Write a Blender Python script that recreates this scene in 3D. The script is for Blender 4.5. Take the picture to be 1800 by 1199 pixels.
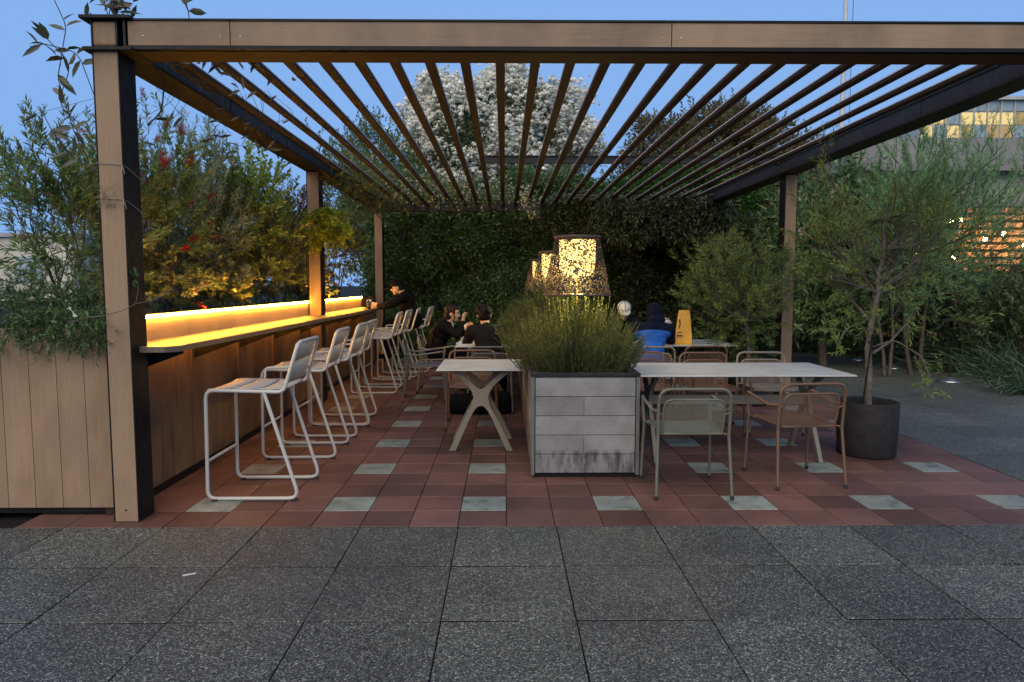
import bpy, bmesh, math, random
import numpy as np
from mathutils import Vector, Matrix, Euler
R = math.radians
PI = math.pi
for o in list(bpy.data.objects):
    bpy.data.objects.remove(o, do_unlink=True)
scene = bpy.context.scene
COL = scene.collection

# ------------------------------------------------------------------ camera, sky, sun, exposure
cam_d = bpy.data.cameras.new('camera')
cam = bpy.data.objects.new('camera', cam_d)
COL.objects.link(cam)
cam.location = (0.0, 0.0, 1.48)
cam.rotation_euler = Euler((R(90 - 4.69), 0, R(-0.61)), 'XYZ')
cam_d.sensor_width = 36
cam_d.lens = 24.4
cam_d.clip_start = 0.05
cam_d.clip_end = 2000
scene.camera = cam

SUN_EL, SUN_ROT = R(42), R(198)
world = bpy.data.worlds.new('World')
scene.world = world
world.use_nodes = True
wn = world.node_tree
bg = wn.nodes['Background']
sky = wn.nodes.new('ShaderNodeTexSky')
sky.sky_type = 'NISHITA'
sky.sun_disc = False
sky.sun_elevation = SUN_EL
sky.sun_rotation = SUN_ROT
sky.air_density = 1.0
sky.dust_density = 0.4
sky.ozone_density = 7.5
cap = wn.nodes.new('ShaderNodeMix'); cap.data_type = 'RGBA'; cap.blend_type = 'DARKEN'     # dusk sky: no bright band at the horizon
cap.inputs['Factor'].default_value = 1.0
cap.inputs[7].default_value = (1.06, 1.98, 3.75, 1)
wn.links.new(sky.outputs['Color'], cap.inputs[6])
wn.links.new(cap.outputs[2], bg.inputs['Color'])
bg.inputs['Strength'].default_value = 0.15

sun_d = bpy.data.lights.new('sun', 'SUN')
sun_d.energy = 1.75
sun_d.angle = R(70)
sun_d.color = (1.0, 0.80, 0.52)
sun = bpy.data.objects.new('sun', sun_d)
COL.objects.link(sun)
sd = Vector((math.sin(SUN_ROT) * math.cos(SUN_EL), math.cos(SUN_ROT) * math.cos(SUN_EL), math.sin(SUN_EL)))
sun.rotation_euler = (-sd).to_track_quat('-Z', 'Y').to_euler()

vs = scene.view_settings
vs.view_transform = 'Standard'
vs.look = 'None'
vs.exposure = 0.6
vs.gamma = 1.0
vs.use_curve_mapping = False
scene.cycles.use_denoising = True
scene.cycles.max_bounces = 7
scene.cycles.diffuse_bounces = 3
scene.cycles.glossy_bounces = 2
scene.cycles.transparent_max_bounces = 12
scene.cycles.sample_clamp_indirect = 4.0
scene.cycles.caustics_reflective = False
scene.cycles.caustics_refractive = False

# ------------------------------------------------------------------ helpers
def thing(name, label, cat, loc=(0, 0, 0), rz=0.0, group=None):
    o = bpy.data.objects.new(name, None)
    COL.objects.link(o)
    o.location = loc
    o.rotation_euler = (0, 0, rz)
    o.empty_display_size = 0.1
    tag(o, label, cat, group)
    return o

def tag(o, label=None, cat=None, group=None, kind=None):
    if label: o['label'] = label
    if cat: o['category'] = cat
    if group: o['group'] = group
    if kind: o['kind'] = kind
    return o

def copy_tree(o, parent=None):
    c = o.copy()
    COL.objects.link(c)
    if parent is not None:
        c.parent = parent
    for ch in list(o.children):
        copy_tree(ch, c)
    return c

def link(name, me, mats, parent=None):
    if not isinstance(mats, (list, tuple)):
        mats = [mats]
    for m in mats:
        me.materials.append(m)
    o = bpy.data.objects.new(name, me)
    COL.objects.link(o)
    if parent is not None:
        o.parent = parent
    return o

def fillet(pts, r, n=5, closed=False):
    P = [Vector(p) for p in pts]
    out = []
    N = len(P)
    for i in range(N):
        if not closed and (i == 0 or i == N - 1):
            out.append(P[i]); continue
        a, b, c = P[i - 1], P[i], P[(i + 1) % N]
        d1, d2 = (a - b), (c - b)
        l1, l2 = d1.length, d2.length
        if l1 < 1e-6 or l2 < 1e-6:
            out.append(b); continue
        d1 /= l1; d2 /= l2
        ang = d1.angle(d2)
        if ang > 3.1:
            out.append(b); continue
        rr = r[i] if isinstance(r, (list, tuple)) else r
        t = min(rr / math.tan(ang / 2), l1 * 0.48, l2 * 0.48)
        s, e = b + d1 * t, b + d2 * t
        for k in range(n + 1):
            u = k / n
            out.append(s * (1 - u) ** 2 + b * 2 * u * (1 - u) + e * u ** 2)
    return out

class MB:
    def __init__(s):
        s.v, s.f, s.m, s.sm = [], [], [], []
    def add(s, vs_, fs_, mi=0, smooth=False):
        b = len(s.v)
        s.v += [tuple(p) for p in vs_]
        for f in fs_:
            s.f.append([b + i for i in f]); s.m.append(mi); s.sm.append(smooth)
    def box(s, x0, x1, y0, y1, z0, z1, mi=0, ch=0.0):
        if ch <= 0:
            v = [(x0,y0,z0),(x1,y0,z0),(x1,y1,z0),(x0,y1,z0),(x0,y0,z1),(x1,y0,z1),(x1,y1,z1),(x0,y1,z1)]
            s.add(v, [(0,3,2,1),(4,5,6,7),(0,1,5,4),(1,2,6,5),(2,3,7,6),(3,0,4,7)], mi)
            return
        bm = bmesh.new()
        bmesh.ops.create_cube(bm, size=1)
        for q in bm.verts:
            q.co = Vector(((x0+x1)/2 + q.co.x*(x1-x0), (y0+y1)/2 + q.co.y*(y1-y0), (z0+z1)/2 + q.co.z*(z1-z0)))
        bmesh.ops.bevel(bm, geom=bm.edges[:], offset=ch, segments=2, profile=0.5, affect='EDGES')
        bm.verts.index_update()
        s.add([q.co[:] for q in bm.verts], [[q.index for q in f.verts] for f in bm.faces], mi)
        bm.free()
    def quad(s, a, b, c, d, mi=0):
        s.add([a, b, c, d], [(0, 1, 2, 3)], mi)
    def tube(s, pts, r, n=8, closed=False, mi=0, cap=True):
        P = [Vector(p) for p in pts]
        N = len(P)
        rad = r if isinstance(r, (list, tuple)) else [r] * N
        T = []
        for i in range(N):
            if closed:
                t = P[(i + 1) % N] - P[i - 1]
            else:
                t = P[min(i + 1, N - 1)] - P[max(i - 1, 0)]
            T.append(t.normalized() if t.length > 1e-9 else Vector((0, 0, 1)))
        up = Vector((0, 0, 1)) if abs(T[0].z) < 0.9 else Vector((1, 0, 0))
        nrm = T[0].cross(up).normalized()
        vs_, fs_ = [], []
        for i in range(N):
            nrm = (nrm - T[i] * nrm.dot(T[i]))
            nrm = nrm.normalized() if nrm.length > 1e-6 else T[i].orthogonal().normalized()
            bn = T[i].cross(nrm)
            for k in range(n):
                a = 2 * PI * k / n
                vs_.append(P[i] + (nrm * math.cos(a) + bn * math.sin(a)) * rad[i])
        M = N if closed else N - 1
        for i in range(M):
            for k in range(n):
                k2 = (k + 1) % n
                j = (i + 1) % N
                fs_.append((i*n+k, i*n+k2, j*n+k2, j*n+k))
        s.add(vs_, fs_, mi, True)
        if cap and not closed:
            s.add(vs_[:n], [tuple(range(n - 1, -1, -1))], mi)
            s.add(vs_[-n:], [tuple(range(n))], mi)
    def lathe(s, prof, n=32, c=(0, 0, 0), mi=0, smooth=True):
        vs_, fs_ = [], []
        for (r, z) in prof:
            for k in range(n):
                a = 2 * PI * k / n
                vs_.append((c[0] + r * math.cos(a), c[1] + r * math.sin(a), c[2] + z))
        for i in range(len(prof) - 1):
            for k in range(n):
                k2 = (k + 1) % n
                fs_.append((i*n+k, i*n+k2, (i+1)*n+k2, (i+1)*n+k))
        s.add(vs_, fs_, mi, smooth)
    def prism(s, poly, a0, a1, fn, mi=0):
        """poly of (u,v); fn(u,v,a)->xyz"""
        n = len(poly)
        v0 = [fn(u, v, a0) for u, v in poly]; v1 = [fn(u, v, a1) for u, v in poly]
        s.add(v0 + v1, [tuple(range(n - 1, -1, -1)), tuple(range(n, 2 * n))] + [(i, (i+1) % n, n + (i+1) % n, n + i) for i in range(n)], mi)
    def ball(s, c, r, nu=12, nv=8, mi=0):
        rx, ry, rz = r if isinstance(r, (tuple, list)) else (r, r, r)
        vs_ = [(c[0], c[1], c[2] - rz)]
        for j in range(1, nv):
            t = PI * j / nv
            for k in range(nu):
                a = 2 * PI * k / nu
                vs_.append((c[0] + rx*math.sin(t)*math.cos(a), c[1] + ry*math.sin(t)*math.sin(a), c[2] - rz*math.cos(t)))
        vs_.append((c[0], c[1], c[2] + rz))
        L = len(vs_) - 1
        fs_ = [(0, 1 + (k+1) % nu, 1 + k) for k in range(nu)]
        for j in range(nv - 2):
            b = 1 + j * nu
            for k in range(nu):
                k2 = (k + 1) % nu
                fs_.append((b+k, b+k2, b+nu+k2, b+nu+k))
        b = 1 + (nv - 2) * nu
        fs_ += [(b+k, b+(k+1) % nu, L) for k in range(nu)]
        s.add(vs_, fs_, mi, True)
    def capsule(s, a, b, ra, rb, n=10):
        a, b = Vector(a), Vector(b)
        s.tube([a, b], [ra, rb], n)
        s.ball(a, ra, n, 8); s.ball(b, rb, n, 8)
    def mesh(s, name):
        me = bpy.data.meshes.new(name)
        me.from_pydata(s.v, [], s.f)
        me.polygons.foreach_set('material_index', s.m)
        me.polygons.foreach_set('use_smooth', s.sm)
        bm = bmesh.new(); bm.from_mesh(me)
        bmesh.ops.recalc_face_normals(bm, faces=bm.faces)
        bm.to_mesh(me); bm.free()
        me.update()
        return me
    def build(s, name, mats, parent=None, bevel=0.0):
        o = link(name, s.mesh(name), mats, parent)
        if bevel > 0:
            md = o.modifiers.new('edge', 'BEVEL')
            md.width = bevel; md.segments = 2; md.limit_method = 'ANGLE'; md.angle_limit = R(40)
        return o

def unit(a):
    return a / np.maximum(np.linalg.norm(a, axis=-1, keepdims=True), 1e-9)

class LB:
    """Many leaf blades in one mesh. Each leaf is a folded kite of two triangles-pairs."""
    def __init__(s):
        s.P, s.D, s.L, s.W, s.U = [], [], [], [], []
    def add(s, P, D, L, W, U=None):
        P = np.asarray(P, float).reshape(-1, 3); n = len(P)
        D = unit(np.broadcast_to(np.asarray(D, float), (n, 3)).copy())
        s.P.append(P); s.D.append(D)
        s.L.append(np.broadcast_to(np.asarray(L, float), (n,)).copy())
        s.W.append(np.broadcast_to(np.asarray(W, float), (n,)).copy())
        s.U.append(np.zeros((n, 3)) if U is None else np.broadcast_to(np.asarray(U, float), (n, 3)).copy())
    def build(s, name, mat, parent=None, rng=None, fold=0.18, droop=0.0, wide=0.45, oval=False):
        rng = rng or np.random.default_rng(1)
        P = np.concatenate(s.P); D = np.concatenate(s.D); L = np.concatenate(s.L)[:, None]; W = np.concatenate(s.W)[:, None]; U = np.concatenate(s.U)
        n = len(P)
        U = U + rng.normal(size=(n, 3)) * 0.6
        S = unit(np.cross(D, U)); N = np.cross(S, D)
        N = N * np.where(N[:, 2:3] < 0, -1.0, 1.0)
        if oval:        # eight corner leaf: base, tip, two edge points a side and a sunken midrib
            def at(t, w, f, dr):
                return P + D * L * t + S * W * w + N * W * f - N * L * droop * dr
            V = np.stack([P, at(0.28, 0.42, fold * 0.8, 0.1), at(0.64, 0.4, fold * 0.8, 0.4), at(1, 0, 0, 1), at(0.64, -0.4, fold * 0.8, 0.4), at(0.28, -0.42, fold * 0.8, 0.1), at(0.3, 0, 0, 0.1), at(0.66, 0, 0, 0.42)], 1).reshape(-1, 3)
            base = (np.arange(n) * 8)[:, None]
            T = np.array([0,1,6, 6,1,2, 6,2,7, 7,2,3, 0,6,5, 6,4,5, 6,7,4, 7,3,4])[None]
            return s._mesh(name, V, (base + T).reshape(-1, 3), mat, parent)
        mid = P + D * L * wide
        tip = P + D * L - N * L * droop
        a = mid + S * W * 0.5 + N * W * fold
        b = mid - S * W * 0.5 + N * W * fold
        V = np.stack([P, a, tip, b], 1).reshape(-1, 3)
        base = np.arange(n) * 4
        F = np.stack([base, base+1, base+2, base, base+2, base+3], 1).reshape(-1, 3)
        return s._mesh(name, V, F, mat, parent)
    def _mesh(s, name, V, F, mat, parent):
        me = bpy.data.meshes.new(name)
        me.vertices.add(len(V)); me.vertices.foreach_set('co', V.astype(np.float32).ravel())
        nf = len(F)
        me.loops.add(nf * 3); me.loops.foreach_set('vertex_index', F.astype(np.int32).ravel())
        me.polygons.add(nf); me.polygons.foreach_set('loop_start', np.arange(nf, dtype=np.int32) * 3)
        try:
            me.polygons.foreach_set('loop_total', np.full(nf, 3, dtype=np.int32))
        except Exception:
            pass
        me.update(calc_edges=True); me.validate()
        return link(name, me, mat, parent)

def rdir(rng, n):
    return unit(rng.normal(size=(n, 3)))

def clump_cloud(rng, centers, per, cr, cmid, up=0.3, out=0.8, jit=0.8, squash=1.0):
    """leaf positions and directions gathered round clump centres"""
    C = np.repeat(np.asarray(centers, float), per, 0)
    q = rng.normal(size=C.shape); q = unit(q) * (rng.random((len(C), 1)) ** 0.5) * cr
    q[:, 2] *= squash
    P = C + q
    D = unit(unit(q) * out + unit(P - np.asarray(cmid)) * 0.4 + rdir(rng, len(P)) * jit + np.array([0, 0, up]))
    return P, D

def ell_pts(rng, n, c, r, power=0.45):
    d = rdir(rng, n)
    return np.asarray(c) + d * np.asarray(r) * (rng.random((n, 1)) ** power)

def grow(rnd, mb, p, d, length, rad, depth, tips, spread=0.55, kids=3, shrink=0.68, up=0.12, nsides=6, wob=0.12, segs=4):
    pts, rs = [p.copy()], [rad]
    q = p.copy(); dd = d.copy()
    for i in range(segs):
        dd = (dd + Vector((rnd.uniform(-1,1), rnd.uniform(-1,1), rnd.uniform(-1,1))) * wob + Vector((0,0,up*0.4))).normalized()
        q = q + dd * (length / segs)
        pts.append(q.copy()); rs.append(rad * (1 - 0.45 * (i + 1) / segs))
    mb.tube(pts, rs, nsides, cap=(depth == 0))
    if depth <= 0:
        tips.append((q.copy(), dd.copy(), length, [x.copy() for x in pts]))
        return
    for k in range(kids):
        t = rnd.uniform(0.45, 1.0) if k else 1.0
        j = min(int(t * segs), segs)
        base = pts[j]
        nd = (dd + Vector((rnd.uniform(-1,1), rnd.uniform(-1,1), rnd.uniform(-0.6,1))) * spread + Vector((0,0,up))).normalized()
        grow(rnd, mb, base, nd, length * shrink * rnd.uniform(0.8, 1.15), rs[j] * 0.75, depth - 1, tips, spread, kids, shrink, up, max(4, nsides - 1), wob, segs)

# ------------------------------------------------------------------ materials
def newmat(name):
    m = bpy.data.materials.new(name); m.use_nodes = True
    nt = m.node_tree
    return m, nt, nt.nodes['Principled BSDF'], nt.nodes['Material Output']

def nd(nt, t, **kw):
    n = nt.nodes.new(t)
    for k, v in kw.items():
        setattr(n, k, v)
    return n

def ramp(nt, fac, stops):
    r = nt.nodes.new('ShaderNodeValToRGB')
    els = r.color_ramp.elements
    while len(els) < len(stops):
        els.new(0.5)
    for e, (p, c) in zip(els, stops):
        e.position = p; e.color = (*c, 1) if len(c) == 3 else c
    nt.links.new(fac, r.inputs['Fac'])
    return r

def noise(nt, scale, detail=4, vec=None, rough=0.55, mapping=None, coord='Object'):
    tc = nt.nodes.new('ShaderNodeTexCoord')
    v = tc.outputs[coord]
    if mapping:
        mp = nt.nodes.new('ShaderNodeMapping'); mp.inputs['Scale'].default_value = mapping
        nt.links.new(v, mp.inputs['Vector']); v = mp.outputs['Vector']
    n = nt.nodes.new('ShaderNodeTexNoise')
    n.inputs['Scale'].default_value = scale; n.inputs['Detail'].default_value = detail; n.inputs['Roughness'].default_value = rough
    nt.links.new(v, n.inputs['Vector'])
    return n

def mixc(nt, a, b, fac, mode='MIX'):
    m = nt.nodes.new('ShaderNodeMix'); m.data_type = 'RGBA'; m.blend_type = mode
    def put(sock, x):
        if hasattr(x, 'is_output') or hasattr(x, 'links'):
            nt.links.new(x, sock)
        else:
            sock.default_value = (*x, 1) if isinstance(x, tuple) and len(x) == 3 else x
    put(m.inputs['Factor'], fac); put(m.inputs[6], a); put(m.inputs[7], b)
    return m.outputs[2]

def bump(nt, bs, h, strength=0.2, dist=0.01):
    b = nt.nodes.new('ShaderNodeBump'); b.inputs['Strength'].default_value = strength; b.inputs['Distance'].default_value = dist
    nt.links.new(h, b.inputs['Height']); nt.links.new(b.outputs['Normal'], bs.inputs['Normal'])

def plain(name, col, rough=0.5, metal=0.0, var=0.12, nscale=9.0, spec=0.5, bumpy=0.0, wear=0.0):
    m, nt, bs, out = newmat(name)
    n = noise(nt, nscale, 5)
    lo = tuple(c * (1 - var) for c in col); hi = tuple(min(1, c * (1 + var)) for c in col)
    r = ramp(nt, n.outputs['Fac'], [(0.3, lo), (0.7, hi)])
    nt.links.new(r.outputs['Color'], bs.inputs['Base Color'])
    n2 = noise(nt, nscale * 3.1, 4)
    r2 = ramp(nt, n2.outputs['Fac'], [(0.3, (rough * 0.8,) * 3), (0.7, (min(1, rough * 1.2),) * 3)])
    nt.links.new(r2.outputs['Color'], bs.inputs['Roughness'])
    bs.inputs['Metallic'].default_value = metal
    bs.inputs['Specular IOR Level'].default_value = spec
    if bumpy:
        n3 = noise(nt, 120, 4); bump(nt, bs, n3.outputs['Fac'], bumpy, 0.004)
    return m

def emit(name, col, strength):
    m, nt, bs, out = newmat(name)
    e = nt.nodes.new('ShaderNodeEmission')
    e.inputs['Color'].default_value = (*col, 1); e.inputs['Strength'].default_value = strength
    nt.links.new(e.outputs[0], out.inputs['Surface'])
    return m

def leafmat(name, c1, c2, c3=None, transl=0.3, rough=0.45, spec=0.4):
    m, nt, bs, out = newmat(name)
    g = nt.nodes.new('ShaderNodeNewGeometry')
    stops = [(0.0, c1), (1.0, c2)] if c3 is None else [(0.0, c1), (0.6, c2), (1.0, c3)]
    r = ramp(nt, g.outputs['Random Per Island'], stops)
    n = noise(nt, 2.2, 3)
    rr = ramp(nt, n.outputs['Fac'], [(0.3, (0.62, 0.66, 0.6)), (0.7, (1.25, 1.2, 1.15))])
    c = mixc(nt, r.outputs['Color'], rr.outputs['Color'], 1.0, 'MULTIPLY')
    nt.links.new(c, bs.inputs['Base Color'])
    bs.inputs['Roughness'].default_value = rough
    bs.inputs['Specular IOR Level'].default_value = spec
    t = nt.nodes.new('ShaderNodeBsdfTranslucent'); nt.links.new(c, t.inputs['Color'])
    mx = nt.nodes.new('ShaderNodeMixShader'); mx.inputs[0].default_value = transl
    nt.links.new(bs.outputs[0], mx.inputs[1]); nt.links.new(t.outputs[0], mx.inputs[2])
    nt.links.new(mx.outputs[0], out.inputs['Surface'])
    return m

def wood_clad(name, base, grain_axis='z', stain=0.35):
    m, nt, bs, out = newmat(name)
    sc = {'z': (60, 60, 3), 'x': (3, 60, 60), 'y': (60, 3, 60)}[grain_axis]
    g = noise(nt, 1.0, 6, mapping=sc)
    r = ramp(nt, g.outputs['Fac'], [(0.25, tuple(c * 0.9 for c in base)), (0.75, tuple(c * 1.08 for c in base))])
    big = noise(nt, 2.3, 5, mapping=(1, 1, 0.6))
    r2 = ramp(nt, big.outputs['Fac'], [(0.32, (1 - stain,) * 3), (0.6, (1.05, 1.04, 1.02))])
    c = mixc(nt, r.outputs['Color'], r2.outputs['Color'], 1.0, 'MULTIPLY')
    ns = noise(nt, 700, 2)
    r3 = ramp(nt, ns.outputs['Fac'], [(0.3, (0.78,) * 3), (0.7, (1.16,) * 3)])
    c = mixc(nt, c, r3.outputs['Color'], 1.0, 'MULTIPLY')
    gi = nt.nodes.new('ShaderNodeNewGeometry')
    ri = ramp(nt, gi.outputs['Random Per Island'], [(0, (0.88, 0.88, 0.9)), (1, (1.08, 1.06, 1.02))])
    c = mixc(nt, c, ri.outputs['Color'], 1.0, 'MULTIPLY')
    nt.links.new(c, bs.inputs['Base Color'])
    bs.inputs['Roughness'].default_value = 0.72
    bs.inputs['Specular IOR Level'].default_value = 0.25
    bump(nt, bs, g.outputs['Fac'], 0.15, 0.004)
    return m

M = {}
M['clad'] = wood_clad('clad_vertical', (0.315, 0.222, 0.146), 'z', 0.3)
M['clad_x'] = wood_clad('clad_across', (0.315, 0.228, 0.158), 'x', 0.36)
M['panel'] = wood_clad('panel_planks', (0.28, 0.165, 0.085), 'z', 0.45)
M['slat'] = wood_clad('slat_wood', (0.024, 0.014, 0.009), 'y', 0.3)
M['black'] = plain('black_metal', (0.008, 0.008, 0.009), 0.5, 0.0, 0.3, 6, 0.22)
M['dark_metal'] = plain('dark_grey_metal', (0.02, 0.021, 0.023), 0.6, 0.0, 0.2, 6, 0.25)
M['stool'] = plain('stool_paint', (0.52, 0.525, 0.49), 0.42, 0.0, 0.07, 5, 0.5)
M['sage'] = plain('sage_paint', (0.13, 0.135, 0.10), 0.45, 0.0, 0.08, 6)
M['brown'] = plain('terracotta_paint', (0.15, 0.086, 0.055), 0.45, 0.0, 0.08, 6)
M['tan'] = plain('tan_paint', (0.26, 0.215, 0.17), 0.45, 0.0, 0.08, 6)
M['grey'] = plain('grey_paint', (0.13, 0.14, 0.14), 0.45, 0.0, 0.08, 6)
M['rubber'] = plain('rubber', (0.02, 0.019, 0.018), 0.7, 0, 0.2)
M['taupe'] = plain('taupe_metal', (0.2, 0.19, 0.155), 0.5, 0, 0.1, 7)
M['steel'] = plain('polished_steel', (0.62, 0.64, 0.66), 0.18, 0.9, 0.06, 4)
M['bark'] = plain('bark', (0.095, 0.08, 0.065), 0.9, 0, 0.45, 24, 0.2, 0.5)
M['bark_pale'] = plain('pale_bark', (0.14, 0.125, 0.105), 0.9, 0, 0.4, 22, 0.2, 0.5)
M['twig'] = plain('twig', (0.07, 0.055, 0.04), 0.9, 0, 0.4, 20, 0.2)
M['soil'] = plain('soil', (0.03, 0.022, 0.016), 0.95, 0, 0.5, 40, 0.1, 0.6)
M['pot'] = plain('pot_dark', (0.028, 0.027, 0.027), 0.75, 0, 0.25, 12, 0.25, 0.25)
M['heart'] = plain('inner_twigs', (0.012, 0.013, 0.009), 0.95, 0, 0.4, 12, 0.05)
# ------------------------------------------------------------------ ground materials
def paver_mat():
    m, nt, bs, out = newmat('exposed_aggregate')
    tc = nt.nodes.new('ShaderNodeTexCoord')
    wn_ = noise(nt, 40, 2)
    warp = mixc(nt, tc.outputs['Object'], wn_.outputs['Color'], 0.006)
    v = nt.nodes.new('ShaderNodeTexVoronoi'); v.inputs['Scale'].default_value = 165
    nt.links.new(warp, v.inputs['Vector'])
    sep = nt.nodes.new('ShaderNodeSeparateColor'); nt.links.new(v.outputs['Color'], sep.inputs[0])
    st = ramp(nt, sep.outputs[0], [(0.0, (0.024, 0.026, 0.023)), (0.45, (0.072, 0.077, 0.068)), (0.75, (0.145, 0.153, 0.134)), (0.94, (0.27, 0.28, 0.245)), (1.0, (0.48, 0.48, 0.43))])
    ve = nt.nodes.new('ShaderNodeTexVoronoi'); ve.feature = 'DISTANCE_TO_EDGE'; ve.inputs['Scale'].default_value = 165
    nt.links.new(warp, ve.inputs['Vector'])
    ed = ramp(nt, ve.outputs['Distance'], [(0.0, (0.35,) * 3), (0.14, (1,) * 3)])
    c = mixc(nt, st.outputs['Color'], ed.outputs['Color'], 1.0, 'MULTIPLY')
    big = noise(nt, 1.3, 7, rough=0.65)
    r2 = ramp(nt, big.outputs['Fac'], [(0.3, (0.68, 0.68, 0.68)), (0.5, (1.0, 1.0, 0.99)), (0.7, (1.2, 1.19, 1.15))])
    c = mixc(nt, c, r2.outputs['Color'], 1.0, 'MULTIPLY')
    g = nt.nodes.new('ShaderNodeNewGeometry')
    ri = ramp(nt, g.outputs['Random Per Island'], [(0, (0.84, 0.83, 0.80)), (0.35, (0.94, 0.94, 0.92)), (0.7, (1.02, 1.03, 1.0)), (1, (1.16, 1.17, 1.12))])
    c = mixc(nt, c, ri.outputs['Color'], 1.0, 'MULTIPLY')
    nt.links.new(c, bs.inputs['Base Color'])
    bs.inputs['Roughness'].default_value = 0.52
    bs.inputs['Specular IOR Level'].default_value = 0.5
    bump(nt, bs, ve.outputs['Distance'], 0.6, 0.006)
    return m

def tile_mat(name, base, var, marble=False):
    m, nt, bs, out = newmat(name)
    g = nt.nodes.new('ShaderNodeNewGeometry')
    lo = tuple(c * (1 - var) for c in base); hi = tuple(c * (1 + var) for c in base)
    ri = ramp(nt, g.outputs['Random Per Island'], [(0, lo), (0.5, (base[0]*0.97, base[1]*1.03, base[2]*1.05)), (1, hi)])
    n = noise(nt, 3.0 if not marble else 9.0, 8, rough=0.68)
    rr = ramp(nt, n.outputs['Fac'], [(0.3, (0.8,) * 3), (0.7, (1.14,) * 3)] if not marble else [(0.36, (0.5, 0.52, 0.5)), (0.47, (0.95,) * 3), (0.62, (1.12, 1.12, 1.1))])
    c = mixc(nt, ri.outputs['Color'], rr.outputs['Color'], 1.0, 'MULTIPLY')
    s = noise(nt, 0.9, 6, rough=0.6)
    sr = ramp(nt, s.outputs['Fac'], [(0.36, (0.68, 0.66, 0.66)), (0.56, (1, 1, 1))])
    c = mixc(nt, c, sr.outputs['Color'], 1.0, 'MULTIPLY')
    f = noise(nt, 230, 3)
    fr = ramp(nt, f.outputs['Fac'], [(0.3, (0.88,) * 3), (0.7, (1.1,) * 3)])
    c = mixc(nt, c, fr.outputs['Color'], 1.0, 'MULTIPLY')
    nt.links.new(c, bs.inputs['Base Color'])
    ro = ramp(nt, n.outputs['Fac'], [(0.3, (0.42,) * 3), (0.7, (0.62,) * 3)])
    nt.links.new(ro.outputs['Color'], bs.inputs['Roughness'])
    bs.inputs['Specular IOR Level'].default_value = 0.35
    bump(nt, bs, f.outputs['Fac'], 0.08, 0.002)
    return m

M['paver'] = paver_mat()
M['tile_red'] = tile_mat('red_tile', (0.158, 0.078, 0.062), 0.3)
M['tile_pale'] = tile_mat('pale_tile', (0.27, 0.30, 0.262), 0.1, True)
M['joint'] = plain('dark_joint', (0.018, 0.016, 0.015), 0.95, 0, 0.3, 30, 0.1)

rnd = random.Random(7)
# ground sheet to the horizon
mb = MB(); mb.quad((-300, -40, -0.03), (300, -40, -0.03), (300, 500, -0.03), (-300, 500, -0.03))
tag(mb.build('ground', M['joint']), kind='structure')

def slab_cells(cells, gap, tilt, mi_fn, mb, gy=None, side=0):
    h = (gy or gap) / 2
    for (x0, x1, y0, y1) in cells:
        t = [rnd.uniform(-tilt, tilt) for _ in range(4)]
        g = gap / 2
        e = 0.003
        top = [(x0+g+e, y0+h+e, t[0]), (x1-g-e, y0+h+e, t[1]), (x1-g-e, y1-h-e, t[2]), (x0+g+e, y1-h-e, t[3])]
        mid = [(x0+g, y0+h, t[0]-0.003), (x1-g, y0+h, t[1]-0.003), (x1-g, y1-h, t[2]-0.003), (x0+g, y1-h, t[3]-0.003)]
        bot = [(a, b, -0.025) for a, b, _ in mid]
        v = top + mid + bot
        f = [(0,1,2,3)]
        for k in range(4):
            k2 = (k + 1) % 4
            f += [(4+k, 4+k2, k2, k), (8+k, 8+k2, 4+k2, 4+k)]
        mb.add(v, [f[0]] + f[1::2], mi_fn(x0, y0))
        mb.add(v, f[2::2], side)

TX0, TX1, TY0, TY1 = -2.99, 3.91, 4.15, 14.65
cells = []
for i in range(-25, 26):
    for j in range(-12, 34):
        x0 = 0.317 + 0.6 * i; y0 = TY0 + 0.6 * (j - 1)
        if x0 + 0.6 > TX0 + 0.05 and x0 < TX1 - 0.05 and y0 >= TY0 - 0.01 and y0 < TY1 - 0.3:
            continue
        if y0 > 22 or (y0 > 4.5 and x0 < -5): continue
        x1, y1 = x0 + 0.6, y0 + 0.6
        cells.append((x0, x1, y0, y1))
mb = MB(); slab_cells(cells, 0.005, 0.002, lambda x, y: 0, mb, 0.010, 1)
tag(mb.build('paving', [M['paver'], M['joint']]), kind='structure')

cells = []; pale = set()
for k in range(-10, 13):
    for j in range(0, 35):
        x0 = 0.01 + 0.3 * k; y0 = TY0 + 0.3 * j
        cells.append((x0, x0 + 0.3, y0, y0 + 0.3))
        if (k + 1) % 3 == 0 and j % 3 == 1:
            pale.add((round(x0, 3), round(y0, 3)))
mb = MB(); slab_cells(cells, 0.004, 0.0009, lambda x, y: 1 if (round(x, 3), round(y, 3)) in pale else 0, mb, 0.006, 2)
tag(mb.build('tiled_floor', [M['tile_red'], M['tile_pale'], M['joint']]), kind='structure')

# ------------------------------------------------------------------ pergola
perg = thing('pergola', 'large wood clad pergola with dark metal frame and open slat roof over the tables', 'pergola', (0, 0, 0))
XL0, XL1, XR0, XR1 = -2.45, -2.23, 3.47, 3.70
YF0, YB = 4.25, 13.1
ZB0, ZB1 = 2.862, 3.03

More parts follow.
